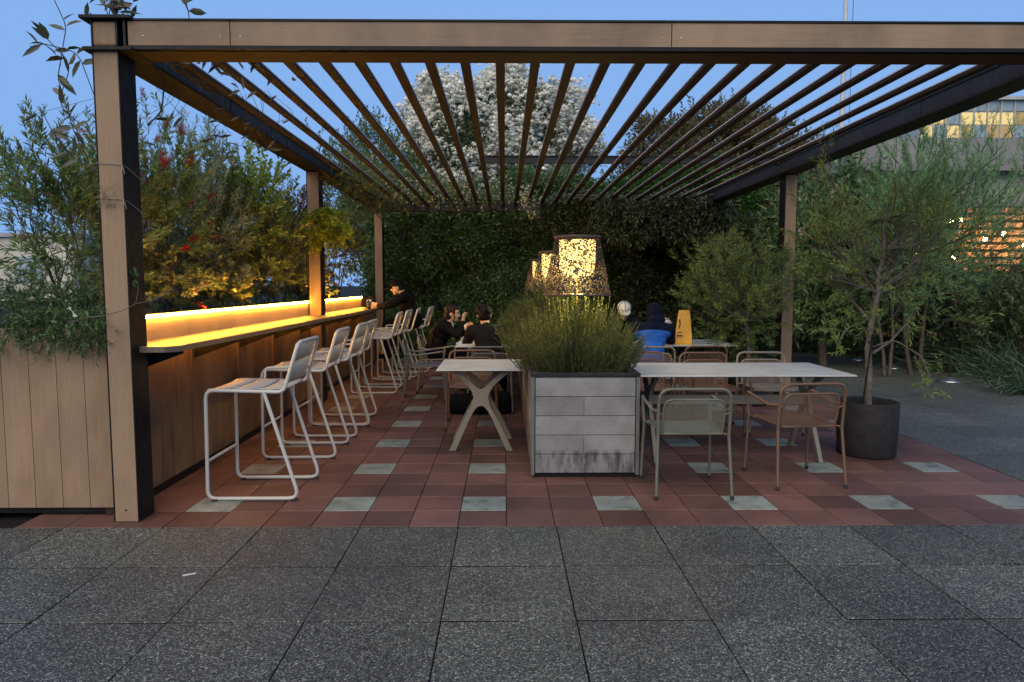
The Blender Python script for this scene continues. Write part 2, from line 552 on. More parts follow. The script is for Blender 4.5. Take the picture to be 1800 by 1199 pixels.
# front beam
mb = MB()
mb.box(-2.23, 3.9, YF0 + 0.014, YF0 + 0.215, ZB0 + 0.02, ZB1 - 0.004, 0)
mb.box(-2.23, 3.9, YF0 - 0.006, YF0 + 0.222, ZB1 - 0.004, ZB1 + 0.008, 0)
mb.box(-2.23, 3.9, YF0 - 0.006, YF0 + 0.222, ZB0, ZB0 + 0.02, 0)
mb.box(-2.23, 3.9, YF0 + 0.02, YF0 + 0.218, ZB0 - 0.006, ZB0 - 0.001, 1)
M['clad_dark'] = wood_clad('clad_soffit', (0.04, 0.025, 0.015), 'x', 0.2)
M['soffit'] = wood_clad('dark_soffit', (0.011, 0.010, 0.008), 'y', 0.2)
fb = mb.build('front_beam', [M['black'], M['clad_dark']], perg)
mb = MB()
joints = [-2.222, -1.62, 0.995, 3.61, 3.9]
for a, b in zip(joints[:-1], joints[1:]):
    mb.box(a + 0.003, b - 0.003, YF0, YF0 + 0.014, ZB0 + 0.024, ZB1 - 0.007, 0)
fc = mb.build('cladding', M['clad_x'], fb)
for x in (-2.13, -1.68, -1.56, 0.94, 1.05, 3.55):
    mb = MB(); mb.ball((x, YF0, 2.94), (0.004, 0.002, 0.004), 8, 6); mb.build('screw', M['steel'], fb)

def side_beam(x0, x1, inner):
    mb = MB()
    z0, z1 = ZB0, ZB1
    mb.box(x0, x1, YF0 + 0.225, YB, z1 - 0.02, z1, 0)
    if inner > 0:      # inner face towards +x (left beam)
        mb.box(x1 - 0.05, x1 - 0.035, YF0 + 0.225, YB, z0 + 0.014, z1 - 0.02, 0)
        mb.box(x0, x0 + 0.014, YF0 + 0.225, YB, z0 + 0.014, z1 - 0.02, 0)
    else:
        mb.box(x0 + 0.012, x0 + 0.028, YF0 + 0.225, YB, z0 + 0.014, z1 - 0.02, 0)
        mb.box(x1 - 0.014, x1, YF0 + 0.225, YB, z0 + 0.014, z1 - 0.02, 0)
    mb.box(x0, x1, YF0 + 0.225, YB, z0, z0 + 0.014, 1)
    for y in (5.9, 7.4, 10.2, 11.7):
        xx = x1 - 0.036 if inner > 0 else x0 + 0.006
        mb.box(xx, xx + 0.006, y, y + 0.012, z0 + 0.014, z1 - 0.02, 0)
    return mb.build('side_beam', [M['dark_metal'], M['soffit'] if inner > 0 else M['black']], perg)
side_beam(XL0, XL1, 1)
side_beam(XR0, XR1, -1)
mb = MB(); mb.box(XL1, XR0, YB, YB + 0.18, ZB0 - 0.03, ZB1 - 0.02, 0); mb.box(XL1, XR0, YB - 0.02, YB, ZB0 - 0.03, ZB0 - 0.01, 0); mb.box(XL1, XR0, YB - 0.02, YB, ZB1 - 0.06, ZB1 - 0.045, 0)
mb.build('rear_beam', M['dark_metal'], perg)
mb = MB(); mb.box(-0.25, XR0, 8.86, 8.93, 2.995, 3.075, 0); mb.box(-0.25, XR0, 8.84, 8.95, 3.075, 3.085, 0)
mb.build('tie_beam', M['dark_metal'], perg)

# roof slats
M['slatglow'] = plain('slat_sky_glow', (0.5, 0.52, 0.53), 0.35)  # pale tone puts sky glow along the slat tops into the colour
for k in range(-9, 15):
    x = -0.028 + 0.2326 * k
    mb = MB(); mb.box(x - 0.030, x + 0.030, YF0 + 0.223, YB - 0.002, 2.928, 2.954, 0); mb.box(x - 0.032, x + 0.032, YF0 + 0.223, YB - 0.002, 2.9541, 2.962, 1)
    mb.build('roof_slat', [M['slat'], M['slatglow']], perg)

def post(x0, y0, z1, wood_in=True, capped=False, base=0.0):
    w, d = 0.155, 0.185
    mb = MB()
    mb.box(x0, x0 + w, y0 + 0.012, y0 + d, base, z1, 0)
    mb.box(x0, x0 + 0.006, y0 - 0.003, y0 + 0.012, base, z1, 0)
    mb.box(x0 + w - 0.006, x0 + w, y0 - 0.003, y0 + 0.012, base, z1, 0)
    p = mb.build('post', M['black'], perg)
    mb = MB()
    mb.box(x0 + 0.008, x0 + w - 0.008, y0, y0 + 0.012, base + 0.004, min(z1, 2.85), 0)
    mb.build('cladding', M['clad'], p)
    return p
pf = post(-2.435, YF0, 3.03)
mb = MB()
mb.box(-2.49, -2.19, YF0 - 0.03, YF0 + 0.24, 3.03, 3.052, 0, 0.004)
mb.box(-2.48, -2.19, YF0 - 0.025, YF0 + 0.24, 2.85, 2.872, 0, 0.004)
mb.box(-2.246, -2.232, YF0 - 0.004, YF0 + 0.2, 2.872, 3.03, 0)
mb.build('post_cap', M['black'], pf)
mb = MB(); mb.box(-2.425, -2.29, YF0 - 0.002, YF0 + 0.010, 2.882, 3.02, 0, 0.012)
mb.build('cap_panel', M['clad'], pf)
mb = MB(); mb.ball((-2.36, YF0, 0.075), (0.007, 0.003, 0.007), 8, 6); mb.ball((-2.37, YF0, 1.13), (0.004, 0.002, 0.004), 8, 6)
mb.build('screw_hole', M['black'], pf)
for zt in (2.19, 1.985):
    mb = MB()
    y = YF0
    mb.tube([(-2.44, y - 0.004, zt + 0.01), (-2.36, y - 0.005, zt + 0.006), (-2.285, y - 0.006, zt), (-2.277, y + 0.02, zt - 0.005), (-2.277, y + 0.19, zt - 0.06)], 0.0022, 5)
    mb.tube([(-2.285, y - 0.008, zt), (-2.28, y - 0.016, zt - 0.02), (-2.286, y - 0.012, zt - 0.04)], 0.002, 5)
    mb.tube([(-2.285, y - 0.008, zt), (-2.272, y - 0.016, zt - 0.03), (-2.268, y - 0.012, zt - 0.055)], 0.002, 5)
    mb.build('wire_tie', plain('tie_wire', (0.32, 0.29, 0.24), 0.7), pf)
post(3.545, YF0, 2.86)
post(-2.435, 8.68, 2.86)
post(3.545, 8.85, 2.86)
post(-2.435, 13.1, 2.86)
post(3.545, 13.1, 2.86)

# ------------------------------------------------------------------ long bar planter
PXI = -2.455      # inner face of the planter wall
bp = thing('bar_planter', 'long plank clad planter box along the left side, full of shrubs behind the bar', 'planter', (0, 0, 0))
mb = MB()
y = 4.46
i = 0
while y < 13.05:
    w = 0.237
    y1 = min(y + w, 13.08)
    mb.box(PXI - 0.018, PXI, y + 0.002, y1 - 0.002, 0.06, 1.262, 0)
    y = y1; i += 1
mb.build('plank_wall', M['panel'], bp)
mb = MB()
x = PXI - 0.018
while x > -3.4:
    x0 = max(x - 0.172, -3.42)
    mb.box(x0 + 0.002, x - 0.002, 4.36, 4.378, 0.058, 1.205, 0)
    x = x0
mb.build('end_wall', M['clad'], bp)
mb = MB()
mb.box(PXI - 0.016, PXI - 0.001, 4.36, 13.08, 0.0, 0.058, 0)
mb.box(-3.42, PXI - 0.02, 4.385, 4.40, 0.015, 0.06, 0)
mb.box(PXI - 0.02, PXI - 0.002, 4.355, 4.40, 0.0, 1.21, 0)
mb.build('kickboard', M['black'], bp)
mb = MB(); mb.box(-3.44, -3.42, 4.36, 13.1, 0.0, 1.22, 0); mb.box(-3.42, PXI, 13.08, 13.1, 0.0, 1.22, 0)
mb.box(-2.56, -2.50, 4.375, 4.42, 0.0, 0.058, 0)
mb.build('outer_wall', M['clad_dark'], bp)
mb = MB(); mb.box(-3.42, PXI - 0.02, 4.38, 13.08, 1.12, 1.16, 0)
mb.build('soil', M['soil'], bp)
mb = MB()
for ya, yb in ((4.44, 8.67), (8.87, 13.08)):
    mb.box(PXI - 0.03, PXI + 0.006, ya, yb, 1.262, 1.274, 0)
mb.build('top_rail', M['black'], bp)
yb = 4.48
while yb < 13:
    mb = MB(); mb.box(PXI, PXI + 0.012, yb - 0.012, yb + 0.012, 0.06, 1.04, 0); mb.build('batten', M['panel'], bp); yb += 0.948

bar = thing('bar_counter', 'long narrow wooden bar counter along the planter, lit by amber light strips', 'bar counter', (0, 0, 0))
def counter_mat():
    m, nt, bs, out = newmat('counter_wood')
    g = noise(nt, 1.0, 7, mapping=(55, 2.5, 55))
    r = ramp(nt, g.outputs['Fac'], [(0.25, (0.10, 0.07, 0.045)), (0.75, (0.2, 0.15, 0.105))])
    nt.links.new(r.outputs['Color'], bs.inputs['Base Color'])
    bs.inputs['Roughness'].default_value = 0.45
    bump(nt, bs, g.outputs['Fac'], 0.1, 0.003)
    return m
M['counter'] = counter_mat()
mb = MB()
poly = [(-2.278, 4.33), (-2.12, 4.33), (-2.06, 4.40), (-2.06, 11.9), (-2.278, 11.9)]
mb.prism(poly, 1.052, 1.09, lambda u, v, a: (u, v, a))
mb.box(PXI + 0.002, -2.28, 4.44, 8.672, 1.052, 1.09, 0)
mb.box(PXI + 0.002, -2.28, 8.872, 11.9, 1.052, 1.09, 0)
mb.build('counter_top', M['counter'], bar, bevel=0.004)
M['backsplash'] = wood_clad('backsplash_board', (0.52, 0.40, 0.24), 'y', 0.15)  # board kept paler than the planks, lifting the strip's amber glow by colour
for ya, yb_ in ((4.445, 8.67), (8.875, 11.9)):
    mb = MB()
    y = ya
    while y < yb_ - 0.01:
        y1 = min(y + 0.94, yb_); mb.box(PXI + 0.001, PXI + 0.010, y + 0.0015, y1 - 0.0015, 1.0905, 1.2495, 0); y = y1
    mb.build('backsplash', M['backsplash'], bar)
yb = 4.52
while yb < 11.9:
    mb = MB()
    mb.prism([(PXI + 0.014, 1.05), (-2.09, 1.05), (-2.09, 1.03), (PXI + 0.014, 0.90)], yb - 0.008, yb + 0.008, lambda u, v, a: (u, a, v))
    mb.build('bracket', M['black'], bar); yb += 0.948
M['led'] = emit('led_amber', (1.0, 0.44, 0.045), 98.0)
M['led_low'] = emit('led_amber_low', (1.0, 0.40, 0.04), 45.0)
for ya, yb_ in ((4.47, 8.66), (8.89, 11.9)):
    mb = MB(); mb.box(PXI + 0.012, PXI + 0.024, ya, yb_, 1.25, 1.268, 0)
    mb.build('light_strip', M['led'], bar)
yb = 4.52
while yb < 11.3:
    mb = MB(); mb.box(PXI + 0.016, PXI + 0.024, yb + 0.16, min(yb + 0.92, 11.85), 1.038, 1.046, 0)
    mb.build('under_light', M['led_low'], bar); yb += 0.948

# ------------------------------------------------------------------ bar stools
def make_stool():
    t = thing('bar_stool', 'white metal sled base bar stool nearest the camera at the bar', 'bar stool', (0, 0, 0), 0, 'bar stools along the counter')
    # local: faces +Y (towards the counter), width along X. z up
    r = 0.013
    hw = 0.265
    # side loops: base rail, front leg, seat rail, back upright
    mb = MB()
    path = []
    def side(s):
        return [(s*hw, -0.31, 0.014), (s*hw, 0.31, 0.014), (s*hw, 0.30, 0.765), (s*hw, -0.20, 0.75), (s*(hw-0.01), -0.325, 1.085)]
    L_ = side(-1); R_ = side(1)
    # near frame: rear leg from seat rail to base then round
    full = [(-hw, -0.09, 0.752), (-hw, -0.315, 0.014), (-hw, 0.31, 0.014), (-hw, 0.30, 0.762), (-hw, -0.225, 0.748), (-(hw-0.012), -0.33, 1.085),
            (hw-0.012, -0.33, 1.085), (hw, -0.225, 0.748), (hw, 0.30, 0.762), (hw, 0.31, 0.014), (hw, -0.315, 0.014), (hw, -0.09, 0.752)]
    mb.tube(fillet(full, 0.06, 6), r, 8)
    mb.build('frame', M['stool'], t)
    mb = MB(); mb.tube([(-hw, 0.308, 0.27), (hw, 0.308, 0.27)], 0.011, 8)
    mb.build('footrest', M['stool'], t)
    mb = MB(); mb.tube(fillet([(hw-0.005, 0.08, 0.757), (hw-0.005, 0.075, 0.85), (hw-0.012, -0.26, 0.865)], 0.035, 5), 0.009, 8)
    mb.build('arm_loop', M['stool'], t)
    # seat: three pressed plates
    mb = MB()
    def plate(ya, yb, za, zb, xw, lip):
        n = 8
        vs_, fs_ = [], []
        rows = [(ya, za - lip), (ya + (0.012 if yb > ya else -0.012), za), ((ya+yb)/2, (za+zb)/2 - 0.004), (yb, zb)]
        for (yy, zz) in rows:
            for k in range(n + 1):
                u = -1 + 2 * k / n
                vs_.append((u * xw, yy, zz + 0.012 * (u * u) ** 2 - 0.004))
        W = n + 1
        for j in range(len(rows) - 1):
            for k in range(n):
                fs_.append((j*W+k, j*W+k+1, (j+1)*W+k+1, (j+1)*W+k))
        mb.add(vs_, fs_, 0, True)
    plate(0.30, 0.135, 0.762, 0.768, hw - 0.012, 0.03)
    plate(0.128, -0.035, 0.768, 0.764, hw - 0.012, 0.012)
    plate(-0.042, -0.205, 0.764, 0.762, hw - 0.012, 0.012)
    o = mb.build('seat', M['stool'], t)
    md = o.modifiers.new('thick', 'SOLIDIFY'); md.thickness = 0.004
    # back: two plates
    mb = MB()
    def bplate(za, zb):
        n = 8
        vs_, fs_ = [], []
        for zz in (za, (za + zb) / 2, zb):
            tt = (zz - 0.748) / (1.085 - 0.748)
            for k in range(n + 1):
                u = -1 + 2 * k / n
                vs_.append((u * (hw - 0.022), -0.225 - 0.105 * tt + 0.014 - 0.016 * (1 - u * u), zz))
        W = n + 1
        for j in range(2):
            for k in range(n):
                fs_.append((j*W+k, j*W+k+1, (j+1)*W+k+1, (j+1)*W+k))
        mb.add(vs_, fs_, 0, True)
    bplate(0.80, 0.945)
    bplate(0.953, 1.075)
    o = mb.build('backrest', M['stool'], t)
    md = o.modifiers.new('thick', 'SOLIDIFY'); md.thickness = 0.004
    for s in (-1, 1):
        for ya in (-0.30, 0.24):
            mb = MB(); mb.box(s*hw - 0.013, s*hw + 0.013, ya, ya + 0.04, 0.0, 0.012, 0); mb.build('glide', M['rubber'], t)
    return t
stool0 = make_stool()
st_spots = [(-1.72, 4.93, 0, 'white metal sled base bar stool nearest the camera, standing beside the front pergola post'),
            (-1.74, 6.07, 1, 'second white bar stool from the front pergola post, alone between two gaps'),
            (-1.72, 6.90, -2, 'white bar stool just before the middle post, half covering the stool behind it'),
            (-1.74, 7.46, 1, 'white bar stool half hidden behind the third stool, beside the middle post'),
            (-1.76, 9.55, 1, 'white bar stool just past the middle post, first of the far four at the bar'),
            (-1.74, 10.35, -1, 'white bar stool just in front of the stool of the person in the black cap'),
            (-1.70, 11.15, 2, 'white bar stool on which the person in the black cap is sitting'),
            (-1.57, 11.85, -2, 'farthest white bar stool, standing in front of the hedge past the counter end')]
for i, (x, y, a, lab) in enumerate(st_spots):
    o = stool0 if i == 0 else copy_tree(stool0)
    o.location = (x, y, 0.0035); o.rotation_euler = (0, 0, R(90 + a)); o['label'] = lab

# ------------------------------------------------------------------ armchairs
def screen_mat(name, col):
    m, nt, bs, out = newmat(name)
    bs.inputs['Base Color'].default_value = (*col, 1); bs.inputs['Roughness'].default_value = 0.6
    tc = nt.nodes.new('ShaderNodeTexCoord')
    w = nt.nodes.new('ShaderNodeTexWave'); w.bands_direction = 'Z'; w.inputs['Scale'].default_value = 55; w.inputs['Distortion'].default_value = 0
    nt.links.new(tc.outputs['Object'], w.inputs['Vector'])
    r = ramp(nt, w.outputs['Fac'], [(0.45, (0.12,) * 3), (0.62, (0.85,) * 3)])
    tr = nt.nodes.new('ShaderNodeBsdfTransparent')
    mx = nt.nodes.new('ShaderNodeMixShader')
    nt.links.new(r.outputs['Color'], mx.inputs[0]); nt.links.new(tr.outputs[0], mx.inputs[1]); nt.links.new(bs.outputs[0], mx.inputs[2])
    nt.links.new(mx.outputs[0], out.inputs['Surface'])
    return m
CH = {}
def make_chair(kind):
    m = M[kind]
    t = thing('armchair', 'metal garden armchair', 'armchair', (0, 0, 0), 0, 'metal armchairs around the tables')
    r = 0.0115
    mb = MB()
    mb.tube(fillet([(-0.245, -0.222, 0.43), (-0.248, -0.235, 0.60), (-0.243, -0.262, 0.764), (0.243, -0.262, 0.764), (0.248, -0.235, 0.60), (0.245, -0.222, 0.43)], 0.085, 8), r, 8)
    mb.build('back_frame', m, t)
    mb = MB()
    inner = fillet([(-0.205, -0.195, 0.445), (-0.212, -0.215, 0.55), (-0.208, -0.245, 0.69), (0.208, -0.245, 0.69), (0.212, -0.215, 0.55), (0.205, -0.195, 0.445)], 0.085, 8)
    mb.tube(inner, 0.009, 8)
    for s in (-1, 1):
        mb.tube([(s*0.211, -0.222, 0.58), (s*0.246, -0.236, 0.60)], 0.007, 6)
    br = mb.build('backrest', m, t)
    mb = MB()
    n = len(inner) // 2
    vs_, fs_ = [], []
    lft, rgt = inner[:n], inner[::-1][:n]
    for a, b in zip(lft, rgt):
        for k in range(7):
            u = k / 6
            p = a.lerp(b, u); vs_.append((p.x, p.y - 0.012 * math.sin(PI * u), p.z))
    for j in range(n - 1):
        for k in range(6):
            fs_.append((j*7+k, j*7+k+1, (j+1)*7+k+1, (j+1)*7+k))
    mb.add(vs_, fs_, 0, True)
    mb.build('back_mesh', M.setdefault('scr_' + kind, screen_mat('screen_' + kind, {'sage': (0.2, 0.205, 0.165), 'brown': (0.15, 0.088, 0.058), 'tan': (0.25, 0.2, 0.16), 'grey': (0.1, 0.105, 0.105)}[kind])), br)
    # seat
    mb = MB()
    n = 8; rows = [(-0.20, 0.447), (-0.12, 0.438), (0.0, 0.435), (0.12, 0.444), (0.20, 0.456), (0.235, 0.448), (0.25, 0.428)]
    vs_, fs_ = [], []
    for (yy, zz) in rows:
        hw = 0.215 + 0.015 * (yy + 0.2)
        for k in range(n + 1):
            u = -1 + 2 * k / n
            vs_.append((u * hw, yy, zz + 0.012 * u ** 4))
    W = n + 1
    for j in range(len(rows) - 1):
        for k in range(n):
            fs_.append((j*W+k, j*W+k+1, (j+1)*W+k+1, (j+1)*W+k))
    mb.add(vs_, fs_, 0, True)
    o = mb.build('seat', m, t)
    md = o.modifiers.new('thick', 'SOLIDIFY'); md.thickness = 0.006
    mb = MB()
    for s in (-1, 1):
        mb.tube(fillet([(s*0.205, -0.20, 0.447), (s*0.226, 0.19, 0.458), (s*0.222, 0.245, 0.425)], 0.05, 5), 0.009, 8)
        mb.tube([(s*0.22, 0.12, 0.45), (s*0.247, 0.235, 0.45)], 0.008, 6)
        mb.tube([(s*0.207, -0.18, 0.446), (s*0.245, -0.222, 0.44)], 0.008, 6)
    mb.tube([(-0.205, -0.198, 0.443), (0.205, -0.198, 0.443)], 0.008, 6)
    mb.build('seat_rail', m, t)
    for s in (-1, 1):
        mb = MB(); mb.tube([(s*0.262, -0.275, 0.0), (s*0.245, -0.222, 0.43)], r, 8)
        l = mb.build('leg', m, t)
        mb = MB(); mb.tube([(s*0.2622, -0.2755, 0.0), (s*0.261, -0.272, 0.026)], 0.0145, 8); mb.build('foot_cap', M['rubber'], l)
        mb = MB(); mb.tube([(s*0.262, 0.262, 0.0), (s*0.248, 0.236, 0.44)], r, 8)
        l = mb.build('leg', m, t)
        mb = MB(); mb.tube([(s*0.2622, 0.2625, 0.0), (s*0.261, 0.26, 0.026)], 0.0145, 8); mb.build('foot_cap', M['rubber'], l)
        mb = MB()
        mb.tube(fillet([(s*0.248, 0.236, 0.44), (s*0.262, 0.252, 0.645), (s*0.268, 0.16, 0.63), (s*0.258, -0.10, 0.592), (s*0.248, -0.236, 0.61)], 0.05, 6), r, 8)
        mb.build('armrest', m, t)
    return t
chairs = [
 ('sage', 1.30, 4.92, 0, 'sage green metal armchair pulled up beside the grey stone planter, back to the camera'),
 ('brown', 2.19, 5.16, 6, 'terracotta metal armchair turned slightly, in front of the dark plant pot'),
 ('brown', 1.42, 6.98, 180, 'brown armchair across the long front table next to the rosemary, mostly hidden'),
 ('brown', 2.07, 6.90, 182, 'brown armchair in the middle of the far side of the long front table'),
 ('tan', 2.67, 6.94, 178, 'tan armchair at the far right end of the long front table, before the right post'),
 ('tan', 1.69, 8.08, 0, 'tan armchair in which the person in the blue jacket sits'),
 ('brown', 2.30, 8.16, 3, 'empty brown armchair drawn up to the second right table below the yellow bag'),
 ('tan', 1.50, 9.78, 180, 'tan armchair of the person in the white cap across the second right table'),
 ('brown', -0.34, 7.18, 182, 'brown armchair tucked behind the small front table'),
 ('grey', -0.17, 8.10, 0, 'grey armchair in which the person in the dark sweater sits with back to the camera'),
 ('grey', -1.02, 8.84, -86, 'empty dark grey armchair seen from the side, in the aisle beside the bar stools'),
 ('tan', -0.92, 9.62, -90, 'armchair in which the person with long hair sits'),
 ('tan', -0.06, 11.7, 180, 'empty armchair farthest back, at the rear left table'),
]
for (k, x, y, a, lab) in chairs:
    if k not in CH:
        CH[k] = make_chair(k); o = CH[k]
    else:
        o = copy_tree(CH[k])
    o.location = (x, y, 0.0035); o.rotation_euler = (0, 0, R(a)); o['label'] = lab

# ------------------------------------------------------------------ tables
def top_mat():
    m, nt, bs, out = newmat('table_laminate')
    g = noise(nt, 1.0, 7, mapping=(3, 45, 45), rough=0.6)
    r = ramp(nt, g.outputs['Fac'], [(0.28, (0.45, 0.455, 0.425)), (0.5, (0.58, 0.60, 0.58)), (0.75, (0.66, 0.685, 0.67))])
    b = noise(nt, 4, 5)
    r2 = ramp(nt, b.outputs['Fac'], [(0.35, (0.84, 0.83, 0.8)), (0.65, (1.05, 1.05, 1.05))])
    nt.links.new(mixc(nt, r.outputs['Color'], r2.outputs['Color'], 1.0, 'MULTIPLY'), bs.inputs['Base Color'])
    bs.inputs['Roughness'].default_value = 0.42
    return m
M['top'] = top_mat()
XHALF = [(0.285, 0), (0.225, 0), (0.155, 0.16), (0.10, 0.285), (0.06, 0.36), (0.03, 0.395), (0, 0.405)]
XUP = [(0, 0.555), (0.03, 0.565), (0.065, 0.60), (0.16, 0.69), (0.215, 0.733), (0.30, 0.733), (0.20, 0.66), (0.12, 0.59), (0.08, 0.53), (0.064, 0.475), (0.085, 0.40), (0.16, 0.265), (0.225, 0.13)]
def xpoly(sc):
    half = XHALF + []
    # right side outline from bottom crotch down to the foot and up to the top crotch
    right = [(u * sc, v) for u, v in [XHALF[-1]] + XHALF[-2::-1]]          # crotch -> inner leg -> inner foot -> outer foot
    outer = [(u * sc, v) for u, v in XUP[::-1]]                             # up the outside to the top, to top crotch
    r_ = right + outer
    l_ = [(-u, v) for u, v in r_[::-1]][1:-1]
    return r_ + l_
def make_table(name, lab, x0, x1, y0, y1, frames, group, axis):
    cx, cy = (x0 + x1) / 2, (y0 + y1) / 2
    t = thing(name, lab, 'table', (cx, cy, 0.0035), 0, group)
    mb = MB(); mb.box(x0 - cx, x1 - cx, y0 - cy, y1 - cy, 0.735, 0.747, 0)
    tt = mb.build('tabletop', M['top'], t, bevel=0.002)
    mb = MB(); mb.box(x0 - cx + 0.004, x1 - cx - 0.004, y0 - cy + 0.004, y1 - cy - 0.004, 0.731, 0.7345, 0)
    mb.build('underside', M['dark_metal'], tt)
    th = 0.035
    for f in frames:
        mb = MB()
        if axis == 'x':
            mb.prism(xpoly(1.0), f - cy - th / 2, f - cy + th / 2, lambda u, v, a: (u, a, v))
        else:
            mb.prism(xpoly(1.18), f - cx - th / 2, f - cx + th / 2, lambda u, v, a: (a, u, v))
        mb.build('leg_frame', M['taupe'], t, bevel=0.005)
    mb = MB()
    if axis == 'x':
        mb.box(-0.02, 0.02, frames[0] - cy + th/2, frames[1] - cy - th/2, 0.45, 0.51, 0)
    else:
        mb.box(frames[0] - cx + th/2, frames[1] - cx - th/2, -0.02, 0.02, 0.44, 0.52, 0)
    mb.build('stretcher', M['taupe'], t)
    return t
make_table('cafe_table', 'small pale table with X legs left of the grey planter, nearest the camera', -0.585, 0.165, 5.90, 6.72, (6.07, 6.55), 'tables left of the planter', 'x')
make_table('cafe_table', 'small pale table before the person in the dark sweater', -0.585, 0.165, 8.12, 8.98, (8.3, 8.8), 'tables left of the planter', 'x')
make_table('cafe_table', 'small pale table beside the person with long hair', -0.585, 0.165, 9.2, 10.06, (9.38, 9.88), 'tables left of the planter', 'x')
make_table('cafe_table', 'small pale table at the back on the left of the grey planter', -0.585, 0.165, 10.5, 11.36, (10.68, 11.18), 'tables left of the planter', 'x')
make_table('dining_table', 'long pale topped table with X legs at the right front, against the grey planter', 1.04, 2.83, 5.50, 6.40, (1.25, 2.62), 'tables right of the planter', 'y')
make_table('dining_table', 'long pale table on the right with the yellow paper bag on it', 1.04, 2.78, 8.22, 9.12, (1.25, 2.6), 'tables right of the planter', 'y')

# ------------------------------------------------------------------ grey stone planter
def stone_mat(name, stain):
    m, nt, bs, out = newmat(name)
    n = noise(nt, 6, 6)
    r = ramp(nt, n.outputs['Fac'], [(0.3, (0.185, 0.182, 0.176)), (0.7, (0.28, 0.275, 0.266))])
    sp = noise(nt, 190, 3)
    r2 = ramp(nt, sp.outputs['Fac'], [(0.34, (0.6,) * 3), (0.5, (1,) * 3), (0.7, (1.28,) * 3)])
    c = mixc(nt, r.outputs['Color'], r2.outputs['Color'], 1.0, 'MULTIPLY')
    g = nt.nodes.new('ShaderNodeNewGeometry')
    ri = ramp(nt, g.outputs['Random Per Island'], [(0, (0.78, 0.79, 0.79)), (1, (1.12, 1.13, 1.17))])
    c = mixc(nt, c, ri.outputs['Color'], 1.0, 'MULTIPLY')
    if stain:
        tc = nt.nodes.new('ShaderNodeTexCoord')
        sep = nt.nodes.new('ShaderNodeSeparateXYZ'); nt.links.new(tc.outputs['Object'], sep.inputs[0])
        zr = ramp(nt, sep.outputs['Z'], [(0.0, (0.75,) * 3), (0.13, (1,) * 3), (0.185, (1,) * 3), (0.225, (0,) * 3)])
        st = noise(nt, 1.0, 6, mapping=(16, 16, 3.5), rough=0.7)
        sr = ramp(nt, st.outputs['Fac'], [(0.44, (0,) * 3), (0.62, (1,) * 3)])
        f = nt.nodes.new('ShaderNodeMath'); f.operation = 'MULTIPLY'
        nt.links.new(zr.outputs['Color'], f.inputs[0]); nt.links.new(sr.outputs['Color'], f.inputs[1])
        f2 = nt.nodes.new('ShaderNodeMath'); f2.operation = 'MULTIPLY'; f2.inputs[1].default_value = 0.85
        nt.links.new(f.outputs[0], f2.inputs[0])
        c = mixc(nt, c, (0.022, 0.023, 0.022), f2.outputs[0])
    nt.links.new(c, bs.inputs['Base Color'])
    bs.inputs['Roughness'].default_value = 0.75
    bump(nt, bs, sp.outputs['Fac'], 0.25, 0.004)
    return m
M['stone'] = stone_mat('grey_stone', True)
PX0, PX1, PY0, PY1 = 0.205, 1.022, 5.21, 12.2
pl = thing('stone_planter', 'grey stone clad planter box running down the middle between the tables', 'planter', (0, 0, 0.0035))
mb = MB()
zrow = [0.035, 0.182, 0.330, 0.478, 0.626, 0.772]
for j in range(5):
    xs = [PX0 + 0.028, (PX0 + PX1) / 2 - 0.01, PX1 - 0.028] if j % 2 == 1 else [PX0 + 0.028, PX1 - 0.028]
    for a, b in zip(xs[:-1], xs[1:]):
        mb.box(a + 0.0015, b - 0.0015, PY0, PY0 + 0.02, zrow[j] + 0.0025, zrow[j + 1] - 0.0025, 0)
mb.build('end_cladding', M['stone'], pl)
for xs in (PX0, PX1 - 0.02):
    mb = MB()
    for j in range(5):
        y = PY0 + 0.028; o_ = 0.4 if j % 2 else 0.8
        while y < PY1 - 0.02:
            y1 = min(y + (o_ if y == PY0 + 0.028 else 0.8), PY1 - 0.02)
            mb.box(xs, xs + 0.02, y + 0.0015, y1 - 0.0015, zrow[j] + 0.0025, zrow[j+1] - 0.0025, 0)
            y = y1
    mb.build('side_cladding', M['stone'], pl)
mb = MB()
mb.box(PX0 + 0.021, PX1 - 0.021, PY0 + 0.021, PY1 - 0.02, 0.0, 0.70, 0)
mb.build('inner_box', M['black'], pl)
mb = MB()
for xx in (PX0 - 0.004, PX1 - 0.022):
    mb.box(xx, xx + 0.026, PY0 - 0.004, PY0 + 0.026, 0.02, 0.775, 0)
mb.build('corner_trim', plain('corner_metal', (0.13, 0.135, 0.13), 0.5), pl)
mb = MB()
mb.box(PX0 - 0.008, PX1 + 0.008, PY0 - 0.008, PY0 + 0.05, 0.776, 0.805, 0, 0.003)
mb.box(PX0 - 0.008, PX0 + 0.06, PY0 + 0.0505, PY1, 0.776, 0.805, 0, 0.003)
mb.box(PX1 - 0.06, PX1 + 0.008, PY0 + 0.0505, PY1, 0.776, 0.805, 0, 0.003)
mb.build('rim', M['dark_metal'], pl)
mb = MB(); mb.box(PX0 + 0.06, PX1 - 0.06, PY0 + 0.05, PY1 - 0.03, 0.701, 0.75, 0)
mb.build('soil', M['soil'], pl)

